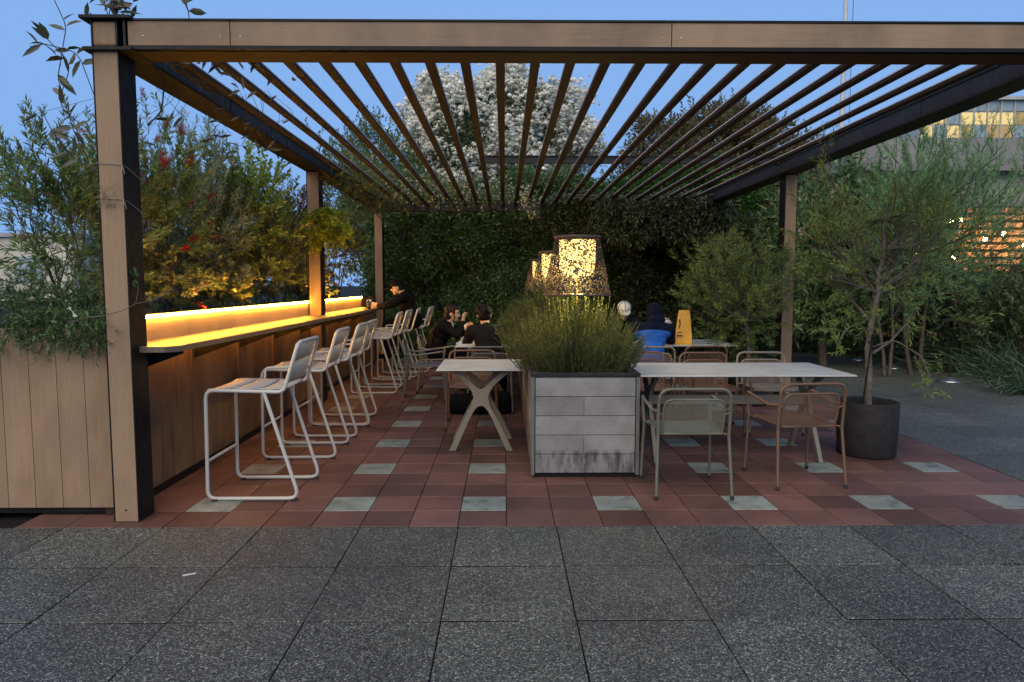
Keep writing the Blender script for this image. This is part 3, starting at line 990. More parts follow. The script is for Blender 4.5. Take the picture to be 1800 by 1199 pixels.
# ------------------------------------------------------------------ lamps on the planter
def shade_mat():
    m, nt, bs, out = newmat('perforated_shade')
    bs.inputs['Base Color'].default_value = (0.02, 0.014, 0.011, 1); bs.inputs['Roughness'].default_value = 0.5
    tc = nt.nodes.new('ShaderNodeTexCoord')
    v = nt.nodes.new('ShaderNodeTexVoronoi'); v.feature = 'DISTANCE_TO_EDGE'; v.inputs['Scale'].default_value = 54
    nt.links.new(tc.outputs['Object'], v.inputs['Vector'])
    r = ramp(nt, v.outputs['Distance'], [(0.078, (1, 1, 1)), (0.10, (0, 0, 0))])
    tr = nt.nodes.new('ShaderNodeBsdfTransparent')
    mx = nt.nodes.new('ShaderNodeMixShader')
    nt.links.new(r.outputs['Color'], mx.inputs[0]); nt.links.new(tr.outputs[0], mx.inputs[1]); nt.links.new(bs.outputs[0], mx.inputs[2])
    nt.links.new(mx.outputs[0], out.inputs['Surface'])
    return m
M['shade'] = shade_mat()
M['glow'] = emit('lamp_glow', (1.0, 0.62, 0.19), 2.5)
M['pole'] = plain('bronze_pole', (0.1, 0.07, 0.05), 0.5)
def make_lamp():
    t = thing('planter_lamp', 'lamp', 'lamp', (0, 0, 0), 0, 'lamps in a row on the stone planter')
    mb = MB(); mb.lathe([(0.285, 1.39), (0.192, 1.86)], 48, mi=0)
    mb.lathe([(0.281, 1.39), (0.188, 1.86)], 48, mi=0)
    sh = mb.build('lamp_shade', M['shade'], t)
    mb = MB()
    mb.lathe([(0.187, 1.855), (0.197, 1.855), (0.197, 1.88), (0.187, 1.88), (0.187, 1.855)], 48)
    mb.lathe([(0.279, 1.383), (0.289, 1.383), (0.287, 1.398), (0.279, 1.398), (0.279, 1.383)], 48)
    mb.lathe([(0.0, 1.878), (0.187, 1.878), (0.187, 1.874), (0, 1.874)], 48)
    mb.build('shade_ring', M['pole'], sh)
    mb = MB(); mb.lathe([(0.152, 1.845), (0.152, 1.66), (0.145, 1.61), (0.122, 1.565), (0.085, 1.54), (0.04, 1.53), (0.0, 1.53)], 32)
    mb.build('diffuser', M['glow'], t)
    ld = bpy.data.lights.new('lamp_bulb', 'POINT'); ld.energy = 32; ld.color = (1.0, 0.68, 0.2); ld.shadow_soft_size = 0.06
    lo = bpy.data.objects.new('lamp_bulb', ld); COL.objects.link(lo); lo.parent = t; lo.location = (0, 0, 1.45)
    mb = MB(); mb.tube([(0, 0, 0.75), (0, 0, 1.53)], 0.009, 8)
    mb.tube([(-0.285, 0, 1.395), (0.285, 0, 1.395)], 0.004, 6); mb.tube([(0, -0.285, 1.395), (0, 0.285, 1.395)], 0.004, 6)
    mb.build('pole', M['pole'], t)
    return t
lamp0 = make_lamp()
for i, (y, lab) in enumerate(((5.86, 'nearest and largest glowing lamp, perforated bronze shade above the front rosemary'),
                              (8.58, 'middle glowing lamp, partly hidden behind the nearest lamp shade'),
                              (11.4, 'farthest glowing lamp, smallest and leftmost of the three shades'))):
    o = lamp0 if i == 0 else copy_tree(lamp0)
    o.location = (0.61, y, 0); o['label'] = lab
# ------------------------------------------------------------------ foliage materials
M['rosemary'] = leafmat('rosemary_needles', (0.0463, 0.0776, 0.0243), (0.0927, 0.1369, 0.0382), (0.1264, 0.1643, 0.0624), 0.25, 0.5, 0.35)
M['hedge'] = leafmat('hedge_leaf', (0.0502, 0.106, 0.0446), (0.1115, 0.2007, 0.0781), (0.209, 0.3068, 0.1256), 0.2, 0.34, 0.5)
M['ivy'] = leafmat('ivy_leaf', (0.0276, 0.0442, 0.0193), (0.0552, 0.076, 0.0304), (0.0966, 0.1104, 0.0552), 0.2, 0.38, 0.5)
M['glossy'] = leafmat('glossy_leaf', (0.042, 0.102, 0.024), (0.084, 0.18, 0.042), (0.12, 0.228, 0.06), 0.3, 0.32, 0.5)
M['bottle'] = leafmat('bottlebrush_leaf', (0.1339, 0.2227, 0.075), (0.2232, 0.3143, 0.1125), (0.3348, 0.4191, 0.15), 0.3, 0.5, 0.3)
M['maroon'] = leafmat('maroon_tip', (0.112, 0.0308, 0.0308), (0.182, 0.056, 0.0448), (0.14, 0.098, 0.056), 0.25, 0.55, 0.3)
M['redflower'] = leafmat('red_filament', (0.3, 0.012, 0.0225), (0.48, 0.027, 0.0375), (0.6, 0.06, 0.06), 0.3, 0.6, 0.2)
M['acacia'] = leafmat('grey_green_leaf', (0.1725, 0.23, 0.138), (0.276, 0.345, 0.207), (0.391, 0.437, 0.299), 0.3, 0.5, 0.3)
M['lime'] = leafmat('lime_leaf', (0.175, 0.2625, 0.0438), (0.28, 0.385, 0.07), (0.385, 0.49, 0.105), 0.42, 0.45, 0.3)
M['euon'] = leafmat('broad_leaf', (0.105, 0.135, 0.0525), (0.18, 0.21, 0.09), (0.36, 0.36, 0.195), 0.25, 0.38, 0.45)
M['dark'] = leafmat('dark_leaf', (0.0634, 0.1008, 0.032), (0.1267, 0.18, 0.0512), (0.2112, 0.24, 0.072), 0.3, 0.45, 0.35)
M['purple'] = leafmat('purple_leaf', (0.0675, 0.045, 0.045), (0.1275, 0.0825, 0.06), (0.18, 0.1275, 0.075), 0.3, 0.42, 0.4)
M['redtree'] = leafmat('reddish_leaf', (0.0869, 0.0956, 0.0435), (0.1594, 0.1594, 0.0782), (0.2463, 0.1594, 0.0957), 0.3, 0.45, 0.35)
M['whiteflower'] = leafmat('white_blossom', (0.74, 0.74, 0.66), (0.83, 0.83, 0.77), (0.9, 0.9, 0.86), 0.12, 0.7, 0.2)
M['treegreen'] = leafmat('tree_leaf', (0.0569, 0.0894, 0.0406), (0.1137, 0.1544, 0.0813), (0.1625, 0.2113, 0.1137), 0.25, 0.5, 0.3)
M['wispy'] = leafmat('wispy_leaf', (0.1474, 0.2925, 0.1369), (0.2457, 0.4242, 0.2053), (0.344, 0.5557, 0.2738), 0.35, 0.55, 0.25)
M['banksia'] = leafmat('banksia_leaf', (0.123, 0.1844, 0.0535), (0.2093, 0.2835, 0.0748), (0.3198, 0.4112, 0.1159), 0.3, 0.5, 0.3)
M['strap'] = leafmat('strap_leaf', (0.0468, 0.0936, 0.0546), (0.078, 0.1404, 0.078), (0.1248, 0.1872, 0.1092), 0.25, 0.35, 0.45)
M['vine'] = leafmat('vine_leaf', (0.05, 0.06, 0.035), (0.08, 0.09, 0.05), (0.11, 0.11, 0.075), 0.2, 0.4, 0.45)
M['fern'] = leafmat('yellow_fern', (0.204, 0.264, 0.024), (0.312, 0.372, 0.036), (0.408, 0.408, 0.048), 0.45, 0.5, 0.25)

def shoots(rng, lb, B, D, length, nl, L, W, ang=0.75, curve=0.15, t0=0.1, taper=0.4, jit=0.25):
    """leaves set along straight-ish shoots: B base, D direction (N,3)"""
    N = len(B)
    D = unit(np.asarray(D, float))
    length = np.broadcast_to(np.asarray(length, float), (N,))
    a = rdir(rng, N); a = unit(np.cross(D, a)); b = np.cross(D, a)
    t = t0 + (1 - t0) * (np.arange(nl) + rng.random((N, nl))) / nl
    cv = (np.array([0, 0, 1.0])[None, None, :]) * (curve * t[..., None] ** 2) * length[:, None, None]
    P = B[:, None, :] + D[:, None, :] * (t * length[:, None])[..., None] + cv
    ph = rng.random((N, nl)) * 2 * PI
    rad = a[:, None, :] * np.cos(ph)[..., None] + b[:, None, :] * np.sin(ph)[..., None]
    dirs = D[:, None, :] * np.cos(ang) + rad * np.sin(ang) + rng.normal(size=P.shape) * jit * 0.5
    LL = L * (1 - taper * t) * (0.75 + 0.5 * rng.random((N, nl)))
    lb.add(P.reshape(-1, 3), dirs.reshape(-1, 3), LL.ravel(), W, np.repeat(D, nl, 0))
    return B + D * length[:, None] + np.array([0, 0, 1.0]) * curve * length[:, None]

def stems_mesh(mb, B, D, length, r, curve=0.15, n=4):
    for b, d, l in zip(B, D, np.broadcast_to(length, (len(B),))):
        p = [Vector(b) + Vector(d) * (l * t) + Vector((0, 0, curve * l * t * t)) for t in (0, 0.33, 0.66, 1.0)]
        mb.tube(p, [r, r * 0.8, r * 0.6, r * 0.35], n, cap=False)

# ------------------------------------------------------------------ rosemary in the stone planter
def make_rosemary():
    rng = np.random.default_rng(11)
    t = thing('rosemary_bush', 'rosemary', 'rosemary', (0, 0, 0), 0, 'rosemary bushes in the stone planter')
    n = 760
    d = rdir(rng, n); d[:, 2] = np.abs(d[:, 2]) * 0.95 + 0.02
    d = unit(d)
    rr = 0.55 + 0.45 * rng.random((n, 1)) ** 0.6
    tip = d * rr * np.array([0.64, 0.68, 0.64])
    tip[:, 2] += 0.02
    base0 = np.stack([np.clip(tip[:, 0] * 0.45, -0.3, 0.3), tip[:, 1] * 0.5, np.zeros(n)], 1)
    dirs = unit(unit(tip - base0) + np.array([0, 0, 0.75]) + rng.normal(size=(n, 3)) * 0.12)
    ln = 0.2 + 0.16 * rng.random(n)
    B = tip - dirs * ln[:, None]
    B[:, 2] = np.maximum(B[:, 2], 0.01)
    lb = LB()
    shoots(rng, lb, B, dirs, ln, 62, 0.027, 0.0056, 0.5, 0.1, 0.0, 0.55, 0.08)
    # low skirt of sprigs over the soil
    m = 150
    B2 = np.stack([rng.uniform(-0.3, 0.3, m), rng.uniform(-0.46, 0.5, m), np.zeros(m)], 1)
    d2 = unit(np.stack([B2[:, 0] * 1.2, B2[:, 1] * 0.9, np.full(m, 0.8)], 1) + rng.normal(size=(m, 3)) * 0.2)
    shoots(rng, lb, B2, d2, 0.3, 60, 0.028, 0.0056, 0.5, 0.1, 0.0, 0.4, 0.1)
    lb.build('foliage', M['rosemary'], t, rng, 0.1, 0.0, 0.5)
    mb = MB()
    stems_mesh(mb, B, dirs, ln, 0.0022, 0.1, 4)
    for k in range(0, n, 4):
        mb.tube([tuple(base0[k]), tuple(base0[k] * 0.4 + B[k] * 0.6 + np.array([0, 0, 0.03])), tuple(B[k])], [0.006, 0.004, 0.0025], 4, cap=False)
    mb.build('stems', M['twig'], t)
    return t
ros0 = make_rosemary()
for i, (x, y, rz, sc, lab) in enumerate(((0.60, 5.80, 0, 1.0, 'large rosemary bush at the near end of the grey stone planter'),
                                   (0.55, 7.25, 140, 1.08, 'rosemary bush just behind the front one in the stone planter, peeping out on its left'),
                                   (0.62, 8.9, 60, 1.0, 'rosemary bush in the middle of the stone planter beside the middle lamp'),
                                   (0.60, 10.6, 220, 1.05, 'rosemary bush at the far end of the stone planter near the last lamp'))):
    o = ros0 if i == 0 else copy_tree(ros0)
    o.location = (x, y, 0.752); o.rotation_euler = (0, 0, R(rz)); o.scale = (sc, sc, sc * (1.12 if i == 1 else 1.0)); o['label'] = lab

# ------------------------------------------------------------------ generic shrub / tree builder
def plant(name, label, cat, x, y, z0, h, rx, ry, mat, L, W, nsh, nl, shl, seed, group=None, trunk=None, ang=0.8, up=0.5, zc=0.55, rz=0.5, curve=0.1,
          fold=0.18, droop=0.1, lean=(0, 0), power=0.5, wide=0.45, stemr=0.02, stems=3, depth=3, tm=None, trunk_name='trunk', jit=0.3, crown='crown', oval=False):
    rng = np.random.default_rng(seed); rn = random.Random(seed)
    t = thing(name, label, cat, (x, y, z0), 0, group)
    mb = MB(); tips = []
    for s in range(stems):
        a = rn.uniform(0, 2 * PI); off = 0.0 if stems == 1 else rx * 0.18
        p = Vector((math.cos(a) * off, math.sin(a) * off, 0))
        d = Vector((math.cos(a) * 0.22 * (stems > 1) + lean[0], math.sin(a) * 0.22 * (stems > 1) + lean[1], 1)).normalized()
        grow(rn, mb, p, d, h * 0.42, stemr, depth, tips, 0.5, 3, 0.62, 0.15, 6 if depth < 4 else 5, 0.1)
    mb.build(trunk_name, M[tm or 'bark'], t)
    c = np.array([lean[0] * h * 0.6, lean[1] * h * 0.6, h * zc])
    B = ell_pts(rng, nsh, c, (rx, ry, h * rz), power)
    B[:, 2] = np.maximum(B[:, 2], 0.02)
    k = min(len(tips), nsh // 2)
    for i in range(k):
        q, dd, ln, pts = tips[i % len(tips)]
        B[i] = np.array(q) - np.array(dd) * shl * 0.3
    D = unit(unit(B - c * np.array([1, 1, 0.75])) * 0.9 + np.array([0, 0, up]) + rng.normal(size=B.shape) * 0.45)
    lb = LB()
    tip = shoots(rng, lb, B, D, shl * (0.7 + 0.6 * rng.random(nsh)), nl, L, W, ang, curve, 0.08, 0.25, jit)
    lb.build(crown, M[mat] if isinstance(mat, str) else mat, t, rng, fold, droop, wide, oval)
    mb = MB(); stems_mesh(mb, B[::2], D[::2], shl * 0.8, 0.0035 if h < 3 else 0.008, curve, 3)
    mb.build('twigs', M['twig'], t)
    return t, tip, D, rng

def brushes(t, tip, D, rng, n, ln, fl, mat, name='flowers', per=70):
    idx = rng.choice(len(tip), n, replace=False)
    lb = LB()
    shoots(rng, lb, tip[idx] - D[idx] * ln * 0.3, D[idx], ln, per, fl, 0.0035, 1.25, 0.0, 0.0, 0.1, 0.15)
    lb.build(name, M[mat], t, rng, 0.0, 0.0, 0.5)

SOIL = 1.16
g_sh = 'shrubs in the bar planter'
t, tip, D, rng = plant('bottlebrush_shrub', 'bottlebrush shrub with maroon tips at the outer left, before the front post', 'shrub', -3.0, 4.95, SOIL, 1.36, 0.46, 0.38, 'bottle', 0.075, 0.013, 250, 30, 0.24, 21, g_sh, ang=0.7, up=0.55, stemr=0.014, power=0.6, depth=3)
brushes(t, tip, D, rng, 130, 0.075, 0.016, 'maroon', 'flower_spikes', 60)
t, tip, D, rng = plant('bottlebrush_shrub', 'bottlebrush shrub with red flowers seen just right of the front post', 'shrub', -2.86, 5.75, SOIL, 1.55, 0.36, 0.42, 'bottle', 0.07, 0.014, 240, 28, 0.22, 22, g_sh, ang=0.7, up=0.5, stemr=0.014, power=0.6)
brushes(t, tip, D, rng, 70, 0.085, 0.028, 'redflower', 'flower_spikes', 150)
plant('feathery_shrub', 'tall feathery grey green shrub between the red bottlebrush and the lime green one', 'shrub', -2.95, 6.75, SOIL, 1.78, 0.42, 0.42, 'acacia', 0.075, 0.011, 210, 26, 0.26, 23, g_sh, up=0.8, ang=0.55, stemr=0.016, power=0.55)
plant('lime_shrub', 'bright lime green leafy shrub beneath the roof beam, before the middle post', 'shrub', -2.86, 7.75, SOIL, 1.82, 0.42, 0.5, 'lime', 0.065, 0.03, 250, 18, 0.24, 24, g_sh, oval=True, stemr=0.016, power=0.7, zc=0.62, rz=0.42)
plant('slender_shrub', 'slender olive shrub with bare stems showing, in front of the lime green one', 'shrub', -2.84, 7.1, SOIL, 1.5, 0.34, 0.4, 'dark', 0.09, 0.022, 170, 20, 0.22, 25, g_sh, stemr=0.013, power=0.6, zc=0.6)
plant('euonymus_shrub', 'low broad leaved shrub with pale edged leaves glowing amber above the light strip', 'shrub', -2.72, 6.55, SOIL, 0.62, 0.26, 0.5, 'euon', 0.085, 0.04, 120, 17, 0.16, 26, g_sh, stemr=0.008, up=0.7, depth=2, fold=0.25, oval=True)
plant('euonymus_shrub', 'low broad leaved shrub in shade at the near end of the light strip', 'shrub', -2.80, 5.55, SOIL, 0.60, 0.28, 0.42, 'euon', 0.075, 0.035, 90, 15, 0.16, 27, g_sh, stemr=0.008, up=0.7, depth=2, fold=0.25, oval=True)
plant('fine_shrub', 'dense fine leaved golden lit shrub just before the middle post', 'shrub', -2.78, 8.2, SOIL, 1.15, 0.32, 0.45, 'dark', 0.06, 0.013, 280, 28, 0.2, 28, g_sh, stemr=0.01, ang=0.6)
plant('euonymus_shrub', 'low broad leaved shrub between the middle post and the far post, lit amber', 'shrub', -2.75, 9.7, SOIL, 0.62, 0.28, 0.6, 'euon', 0.085, 0.04, 120, 15, 0.16, 29, g_sh, stemr=0.008, up=0.7, depth=2, fold=0.25, oval=True)
plant('purple_shrub', 'dark purple leaved shrub between the middle and far posts', 'shrub', -2.9, 10.2, SOIL, 1.65, 0.4, 0.55, 'purple', 0.09, 0.03, 190, 16, 0.24, 30, g_sh, oval=True, stemr=0.014, power=0.6)
plant('slender_shrub', 'dark leaved shrub with bare stems beside the far post', 'shrub', -2.9, 11.8, SOIL, 1.75, 0.4, 0.55, 'dark', 0.09, 0.025, 190, 18, 0.24, 31, g_sh, stemr=0.014, power=0.6)
plant('fine_shrub', 'fine leaved olive shrub past the middle post', 'shrub', -2.95, 9.1, SOIL, 1.7, 0.36, 0.4, 'dark', 0.07, 0.014, 150, 22, 0.22, 32, g_sh, stemr=0.013, power=0.6)
plant('fine_shrub', 'fine leaved shrub low at the outer edge before the front post', 'shrub', -3.2, 5.9, SOIL, 1.2, 0.3, 0.5, 'bottle', 0.06, 0.012, 170, 24, 0.22, 33, g_sh, stemr=0.012, power=0.6)
plant('fine_shrub', 'low dense shrub at the back edge of the planter behind the amber lit leaves', 'shrub', -3.2, 6.9, SOIL, 0.85, 0.25, 0.8, 'dark', 0.06, 0.02, 300, 22, 0.2, 34, g_sh, stemr=0.01, zc=0.45, rz=0.5)
plant('fine_shrub', 'low dense shrub at the back edge of the planter near the middle post', 'shrub', -3.2, 8.6, SOIL, 0.85, 0.25, 0.8, 'dark', 0.06, 0.02, 300, 22, 0.2, 35, g_sh, stemr=0.01, zc=0.45, rz=0.5)
plant('fine_shrub', 'low dense shrub at the back edge of the planter toward the far post', 'shrub', -3.15, 10.9, SOIL, 0.95, 0.28, 1.2, 'dark', 0.07, 0.022, 380, 22, 0.22, 36, g_sh, stemr=0.01, zc=0.45, rz=0.5)
# drooping evergreen over the end wall
rng = np.random.default_rng(41)
t = thing('drooping_evergreen', 'dark needle leaved bush spilling over the planter end wall, left of the front post', 'shrub', (-2.85, 4.6, SOIL), 0, g_sh)
n = 430
B = np.stack([rng.uniform(-0.5, 0.33, n), rng.uniform(-0.22, 0.25, n), rng.uniform(0.0, 0.42, n) * (0.5 + 0.5 * rng.random(n))], 1)
D = unit(np.stack([rng.normal(size=n) * 0.5 + 0.15, -np.abs(rng.normal(size=n)) * 0.55 + 0.1, 0.35 + rng.normal(size=n) * 0.35], 1))
m_ = n // 3
B[:m_, 1] = rng.uniform(-0.28, -0.18, m_); B[:m_, 2] = rng.uniform(-0.02, 0.2, m_); D[:m_] = unit(np.stack([rng.normal(size=m_) * 0.4 + 0.25, np.full(m_, -0.35), rng.normal(size=m_) * 0.3 - 0.35], 1))
B[:m_, 0] = rng.uniform(-0.3, 0.42, m_)
lb = LB(); shoots(rng, lb, B, D, 0.17, 34, 0.04, 0.006, 0.75, -0.1, 0, 0.2, 0.2)
lb.build('foliage', M['hedge'], t, rng, 0.1)
mb = MB(); stems_mesh(mb, B, D, 0.16, 0.003, -0.1, 4); mb.build('stems', M['twig'], t)

# jasmine sprig with white flowers at the foot of the front post
def tendril(pts, r=0.003):
    mb_ = MB(); mb_.tube(fillet(pts, 0.05, 4), r, 5); return mb_
rng = np.random.default_rng(43)
t = thing('jasmine_sprig', 'small jasmine sprig with tiny white flowers trailing round the front post', 'climbing plant', (-2.5, 4.2, 1.25))
path = [(-0.12, -0.02, 0.0), (0.02, -0.02, 0.03), (0.10, -0.03, 0.04), (0.20, 0.0, 0.07), (0.245, 0.07, 0.11), (0.30, 0.2, 0.13), (0.36, 0.32, 0.2)]
mb = tendril(path, 0.0028)
mb.tube([(0.245, 0.07, 0.11), (0.25, 0.1, 0.2), (0.23, 0.12, 0.26)], 0.002, 4); mb.build('stem', M['tie_stem'] if 'tie_stem' in M else M['bark_pale'], t)
lb = LB()
for c, k in (((-0.12, -0.02, -0.02), 11), ((-0.02, -0.03, 0.04), 9), ((0.235, 0.1, 0.27), 12), ((0.05, -0.02, -0.02), 8), ((-0.2, -0.03, 0.03), 8)):
    P = np.array(c) + rng.normal(size=(k, 3)) * 0.022
    lb.add(P, rdir(rng, k) + np.array([0, -0.3, 0.1]), 0.05, 0.018)
lb.build('leaves', M['glossy'], t, rng, 0.2, 0.1, 0.45, True)
lb = LB()
for c in ((-0.06, -0.06, 0.06), (-0.045, -0.06, 0.045), (-0.075, -0.06, 0.085)):
    a = np.arange(5) * 2 * PI / 5 + rng.random()
    lb.add(np.repeat([c], 5, 0), np.stack([np.cos(a), np.full(5, -0.25), np.sin(a)], 1), 0.016, 0.009, np.array([0, -1, 0]))
lb.build('flowers', M['whiteflower'], t, rng)
# dried moss sprig tied to the post
t = thing('air_plant', 'small dry tuft of air plant tied to the front post by the lower wire', 'plant', (-2.385, 4.235, 2.0))
lb = LB(); k = 90
B = rng.normal(size=(k, 3)) * np.array([0.03, 0.006, 0.035]); B[:, 1] = -np.abs(B[:, 1])
lb.add(B, unit(rng.normal(size=(k, 3)) * np.array([1, 0.3, 1.2])), 0.05, 0.004)
lb.build('leaves', leafmat('dry_leaf', (0.3, 0.25, 0.13), (0.42, 0.36, 0.2), None, 0.2), t, rng)

# ------------------------------------------------------------------ yellow fern like foliage beside the middle post
rng = np.random.default_rng(47)
t = thing('ferny_creeper', 'yellow green ferny creeper hanging on the middle post', 'climbing plant', (-2.14, 8.55, 2.2))
lb = LB(); mb = MB()
for k in range(95):
    zz = rng.uniform(-0.12, 0.22)
    c = np.array([rng.normal() * 0.085 * (0.6 + 2.0 * (zz + 0.12)) * (1.5 if zz < 0.12 else 0.8) - 0.02, rng.uniform(-0.2, 0.12), zz])
    d = Vector((rng.normal() * 0.6, -0.25 + rng.normal() * 0.3, -0.25 + rng.normal() * 0.3)).normalized()
    l = rng.uniform(0.13, 0.23)
    pts = [Vector(c) + d * (l * s) + Vector((0, 0, -0.45 * l * s * s)) for s in np.linspace(0, 1, 8)]
    mb.tube(pts, 0.002, 3, cap=False)
    sx = Vector((-d.y, d.x, 0)).normalized()
    for i in range(1, 8):
        w = 0.075 * (1 - 0.75 * i / 8)
        for s in (-1, 1):
            q0 = pts[i]; dd = (sx * s + (pts[i] - pts[i-1]).normalized() * 0.5).normalized()
            for j in range(4):
                lb.add([tuple(q0 + dd * (w * j / 4))], [tuple((dd * 0.6 + sx * 0.2 * (1 if j % 2 else -1) + (pts[i]-pts[i-1]).normalized() * (0.7 if j % 2 else -0.4)))], 0.042, 0.024, (0, 0, 1))
lb.build('fronds', M['fern'], t, rng, 0.05)
mb.tube([(-0.3, 0.1, 0.9), (-0.1, 0.0, 0.5), (0, 0, 0.1)], 0.004, 5)
mb.build('stems', M['twig'], t)

# ------------------------------------------------------------------ hedge and ivy at the back
def lump(x, z, s=1.0):
    return (np.sin(x * 2.1 * s + 1.3) * np.cos(z * 2.6 * s + 0.4) + 0.6 * np.sin(x * 5.3 * s + z * 3.1) + 0.5 * np.cos(z * 6.1 * s - x * 2.2)) * 0.2
def hedge(name, label, x0, x1, y0, z0, z1, nc, per, cr, L, W, mat, seed, topfn=None, fold=0.2, depth=0.45, stems=9):
    rng = np.random.default_rng(seed); rn = random.Random(seed)
    cx = (x0 + x1) / 2
    t = thing(name, label, 'hedge', (cx, y0, 0))
    X = rng.uniform(x0, x1, nc); Z = z0 + (z1 - z0) * rng.random(nc)
    if topfn is not None:
        Z = z0 + (topfn(X) - z0) * rng.random(nc)
    Y = y0 + lump(X, Z) + depth * rng.random(nc) ** 2
    # a share of the clumps goes over the top
    thin = np.sin(X * 1.7 + 2.1 * Z) + np.sin(3.1 * X - 1.3 * Z + 1.0) + 0.6 * np.sin(6.3 * X + 4.2 * Z)
    Y = np.where(thin > 0.9, Y + 0.3, Y)
    k = nc // 6
    top = (topfn(X[:k]) if topfn is not None else np.full(k, z1))
    Z[:k] = top + rng.normal(size=k) * 0.1; Y[:k] = y0 + rng.uniform(-0.1, 0.9, k)
    C = np.stack([X - cx, Y - y0, Z], 1)
    P, D = clump_cloud(rng, C, per, cr, (0, 2.5, (z0 + z1) / 2), 0.15, 0.7, 0.8)
    P[:, 2] = np.maximum(P[:, 2], 0.02)
    lb = LB(); lb.add(P, D + np.array([0, -0.25, 0]), L * (0.7 + 0.6 * rng.random(len(P))), W * (0.8 + 0.4 * rng.random(len(P))))
    nb = nc // 3
    Xb = rng.uniform(x0, x1, nb); topb = topfn(Xb) if topfn is not None else np.full(nb, z1)
    Cb = np.stack([Xb - cx, depth + 0.25 + 0.5 * rng.random(nb), z0 + (topb - 0.1 - z0) * rng.random(nb)], 1)
    P, D = clump_cloud(rng, Cb, 26, cr * 1.5, (0, 2.5, (z0 + z1) / 2), 0.15, 0.4, 0.9)
    P[:, 2] = np.maximum(P[:, 2], 0.02)
    lb.add(P, D, L * 1.6, W * 1.9)
    lb.build('foliage', M[mat], t, rng, fold, 0.12)
    mb = MB(); tips = []
    for i in range(stems):
        px = (x0 + (i + 0.5) * (x1 - x0) / stems) - cx
        grow(rn, mb, Vector((px, 0.45 + rn.uniform(-0.1, 0.15), 0)), Vector((rn.uniform(-0.2, 0.2), 0, 1)).normalized(), (z1 - z0) * 0.4, 0.03, 2, tips, 0.5, 3, 0.65, 0.1)
    mb.build('stems', M['bark'], t)
    return t
hedge('hedge', 'tall dark green small leaved hedge behind the left tables, under the rear beam', -2.75, 1.45, 13.75, 0.0, 3.45, 4300, 30, 0.16, 0.066, 0.034, 'hedge', 51, lambda x: 3.35 + 0.2 * np.sin(x * 2.3) + 0.1 * np.sin(x * 6))
hedge('hedge', 'dark shaded hedge behind the right tables, beyond the lamps', 1.35, 5.2, 14.0, 0.0, 3.7, 3600, 28, 0.17, 0.085, 0.032, 'glossy', 52, lambda x: 3.5 + 0.2 * np.sin(x * 1.9 + 1))
hedge('evergreen_shrub', 'dark bushy evergreen at the foot of the far right post of the pergola', 2.3, 4.6, 12.6, 0.0, 2.6, 1500, 26, 0.16, 0.085, 0.03, 'ivy', 53, lambda x: 2.3 + 0.25 * np.sin(x * 3))
hedge('garden_hedge', 'distant mixed hedge closing the path beyond the right post', 4.6, 9.2, 18.0, 0.0, 2.6, 2400, 24, 0.22, 0.12, 0.04, 'treegreen', 54, lambda x: 2.5 + 0.4 * np.sin(x * 2))
# ivy garland over the rear right of the roof
rng = np.random.default_rng(57)
t = thing('ivy_garland', 'thick dark ivy hanging over the rear right of the pergola roof', 'climbing plant', (2.6, 12.6, 2.8))
n = 1500
X = rng.uniform(-1.9, 1.25, n); Yv = rng.uniform(-1.0, 0.75, n)
edge = -0.6 + 0.0 * X
top = 0.18 + 0.08 * np.sin(X * 4)
low = -0.12 - 0.28 * np.clip((X + 1.6), 0, 1) - 0.16 * np.abs(np.sin(X * 3.1)) - 0.12 * rng.random(n)
Z = low + (top - low) * rng.random(n)
Yv = np.where(X < -1.0, np.maximum(Yv, 0.0), Yv)
P, D = clump_cloud(rng, np.stack([X, Yv, Z], 1), 22, 0.12, (0, 1, 0), -0.35, 0.6, 0.8)
lb = LB(); lb.add(P, D, 0.085 * (0.6 + 0.6 * rng.random(len(P))), 0.032)
lb.build('foliage', M['ivy'], t, rng, 0.2, 0.15)
mb = MB()
for i in range(26):
    x = rng.uniform(-1.6, 1.2); y = rng.uniform(-0.9, 0.5)
    mb.tube(fillet([(x, y, 0.15), (x + 0.1, y - 0.1, -0.15), (x - 0.05, y - 0.12, -0.4 - 0.25 * rng.random())], 0.1, 4), 0.005, 4)
    x2 = rng.uniform(-1.8, 0.6)
    mb.tube(fillet([(x2, rng.uniform(-0.6, 0.5), 0.2), (x2 + 0.4, rng.uniform(-0.6, 0.5), 0.22), (x2 + 0.8, rng.uniform(-0.6, 0.5), 0.15)], 0.1, 4), 0.009, 5)
mb.build('stems', M['twig'], t)

# flowering vine over the rear left of the roof
rng = np.random.default_rng(59)
t = thing('flowering_vine', 'vine with tiny cream flowers sprawling over the rear left roof slats', 'climbing plant', (-1.2, 11.0, 3.0))
n = 520
s_ = rng.random(n)
X = -1.0 + 2.3 * s_ ** 1.3 + rng.normal(size=n) * 0.12; Yv = 1.7 - 3.4 * (1 - s_) * rng.random(n) + rng.normal(size=n) * 0.2
Yv = np.clip(Yv, -2.4, 1.9)
Z = 0.06 + np.abs(rng.normal(size=n)) * 0.1 - (rng.random(n) < 0.25) * rng.random(n) * 0.3
B = np.stack([X, Yv, Z], 1); D = unit(rng.normal(size=(n, 3)) + np.array([0, 0, -0.1]))
lb = LB(); shoots(rng, lb, B, D, 0.16, 13, 0.05, 0.02, 0.9, -0.2)
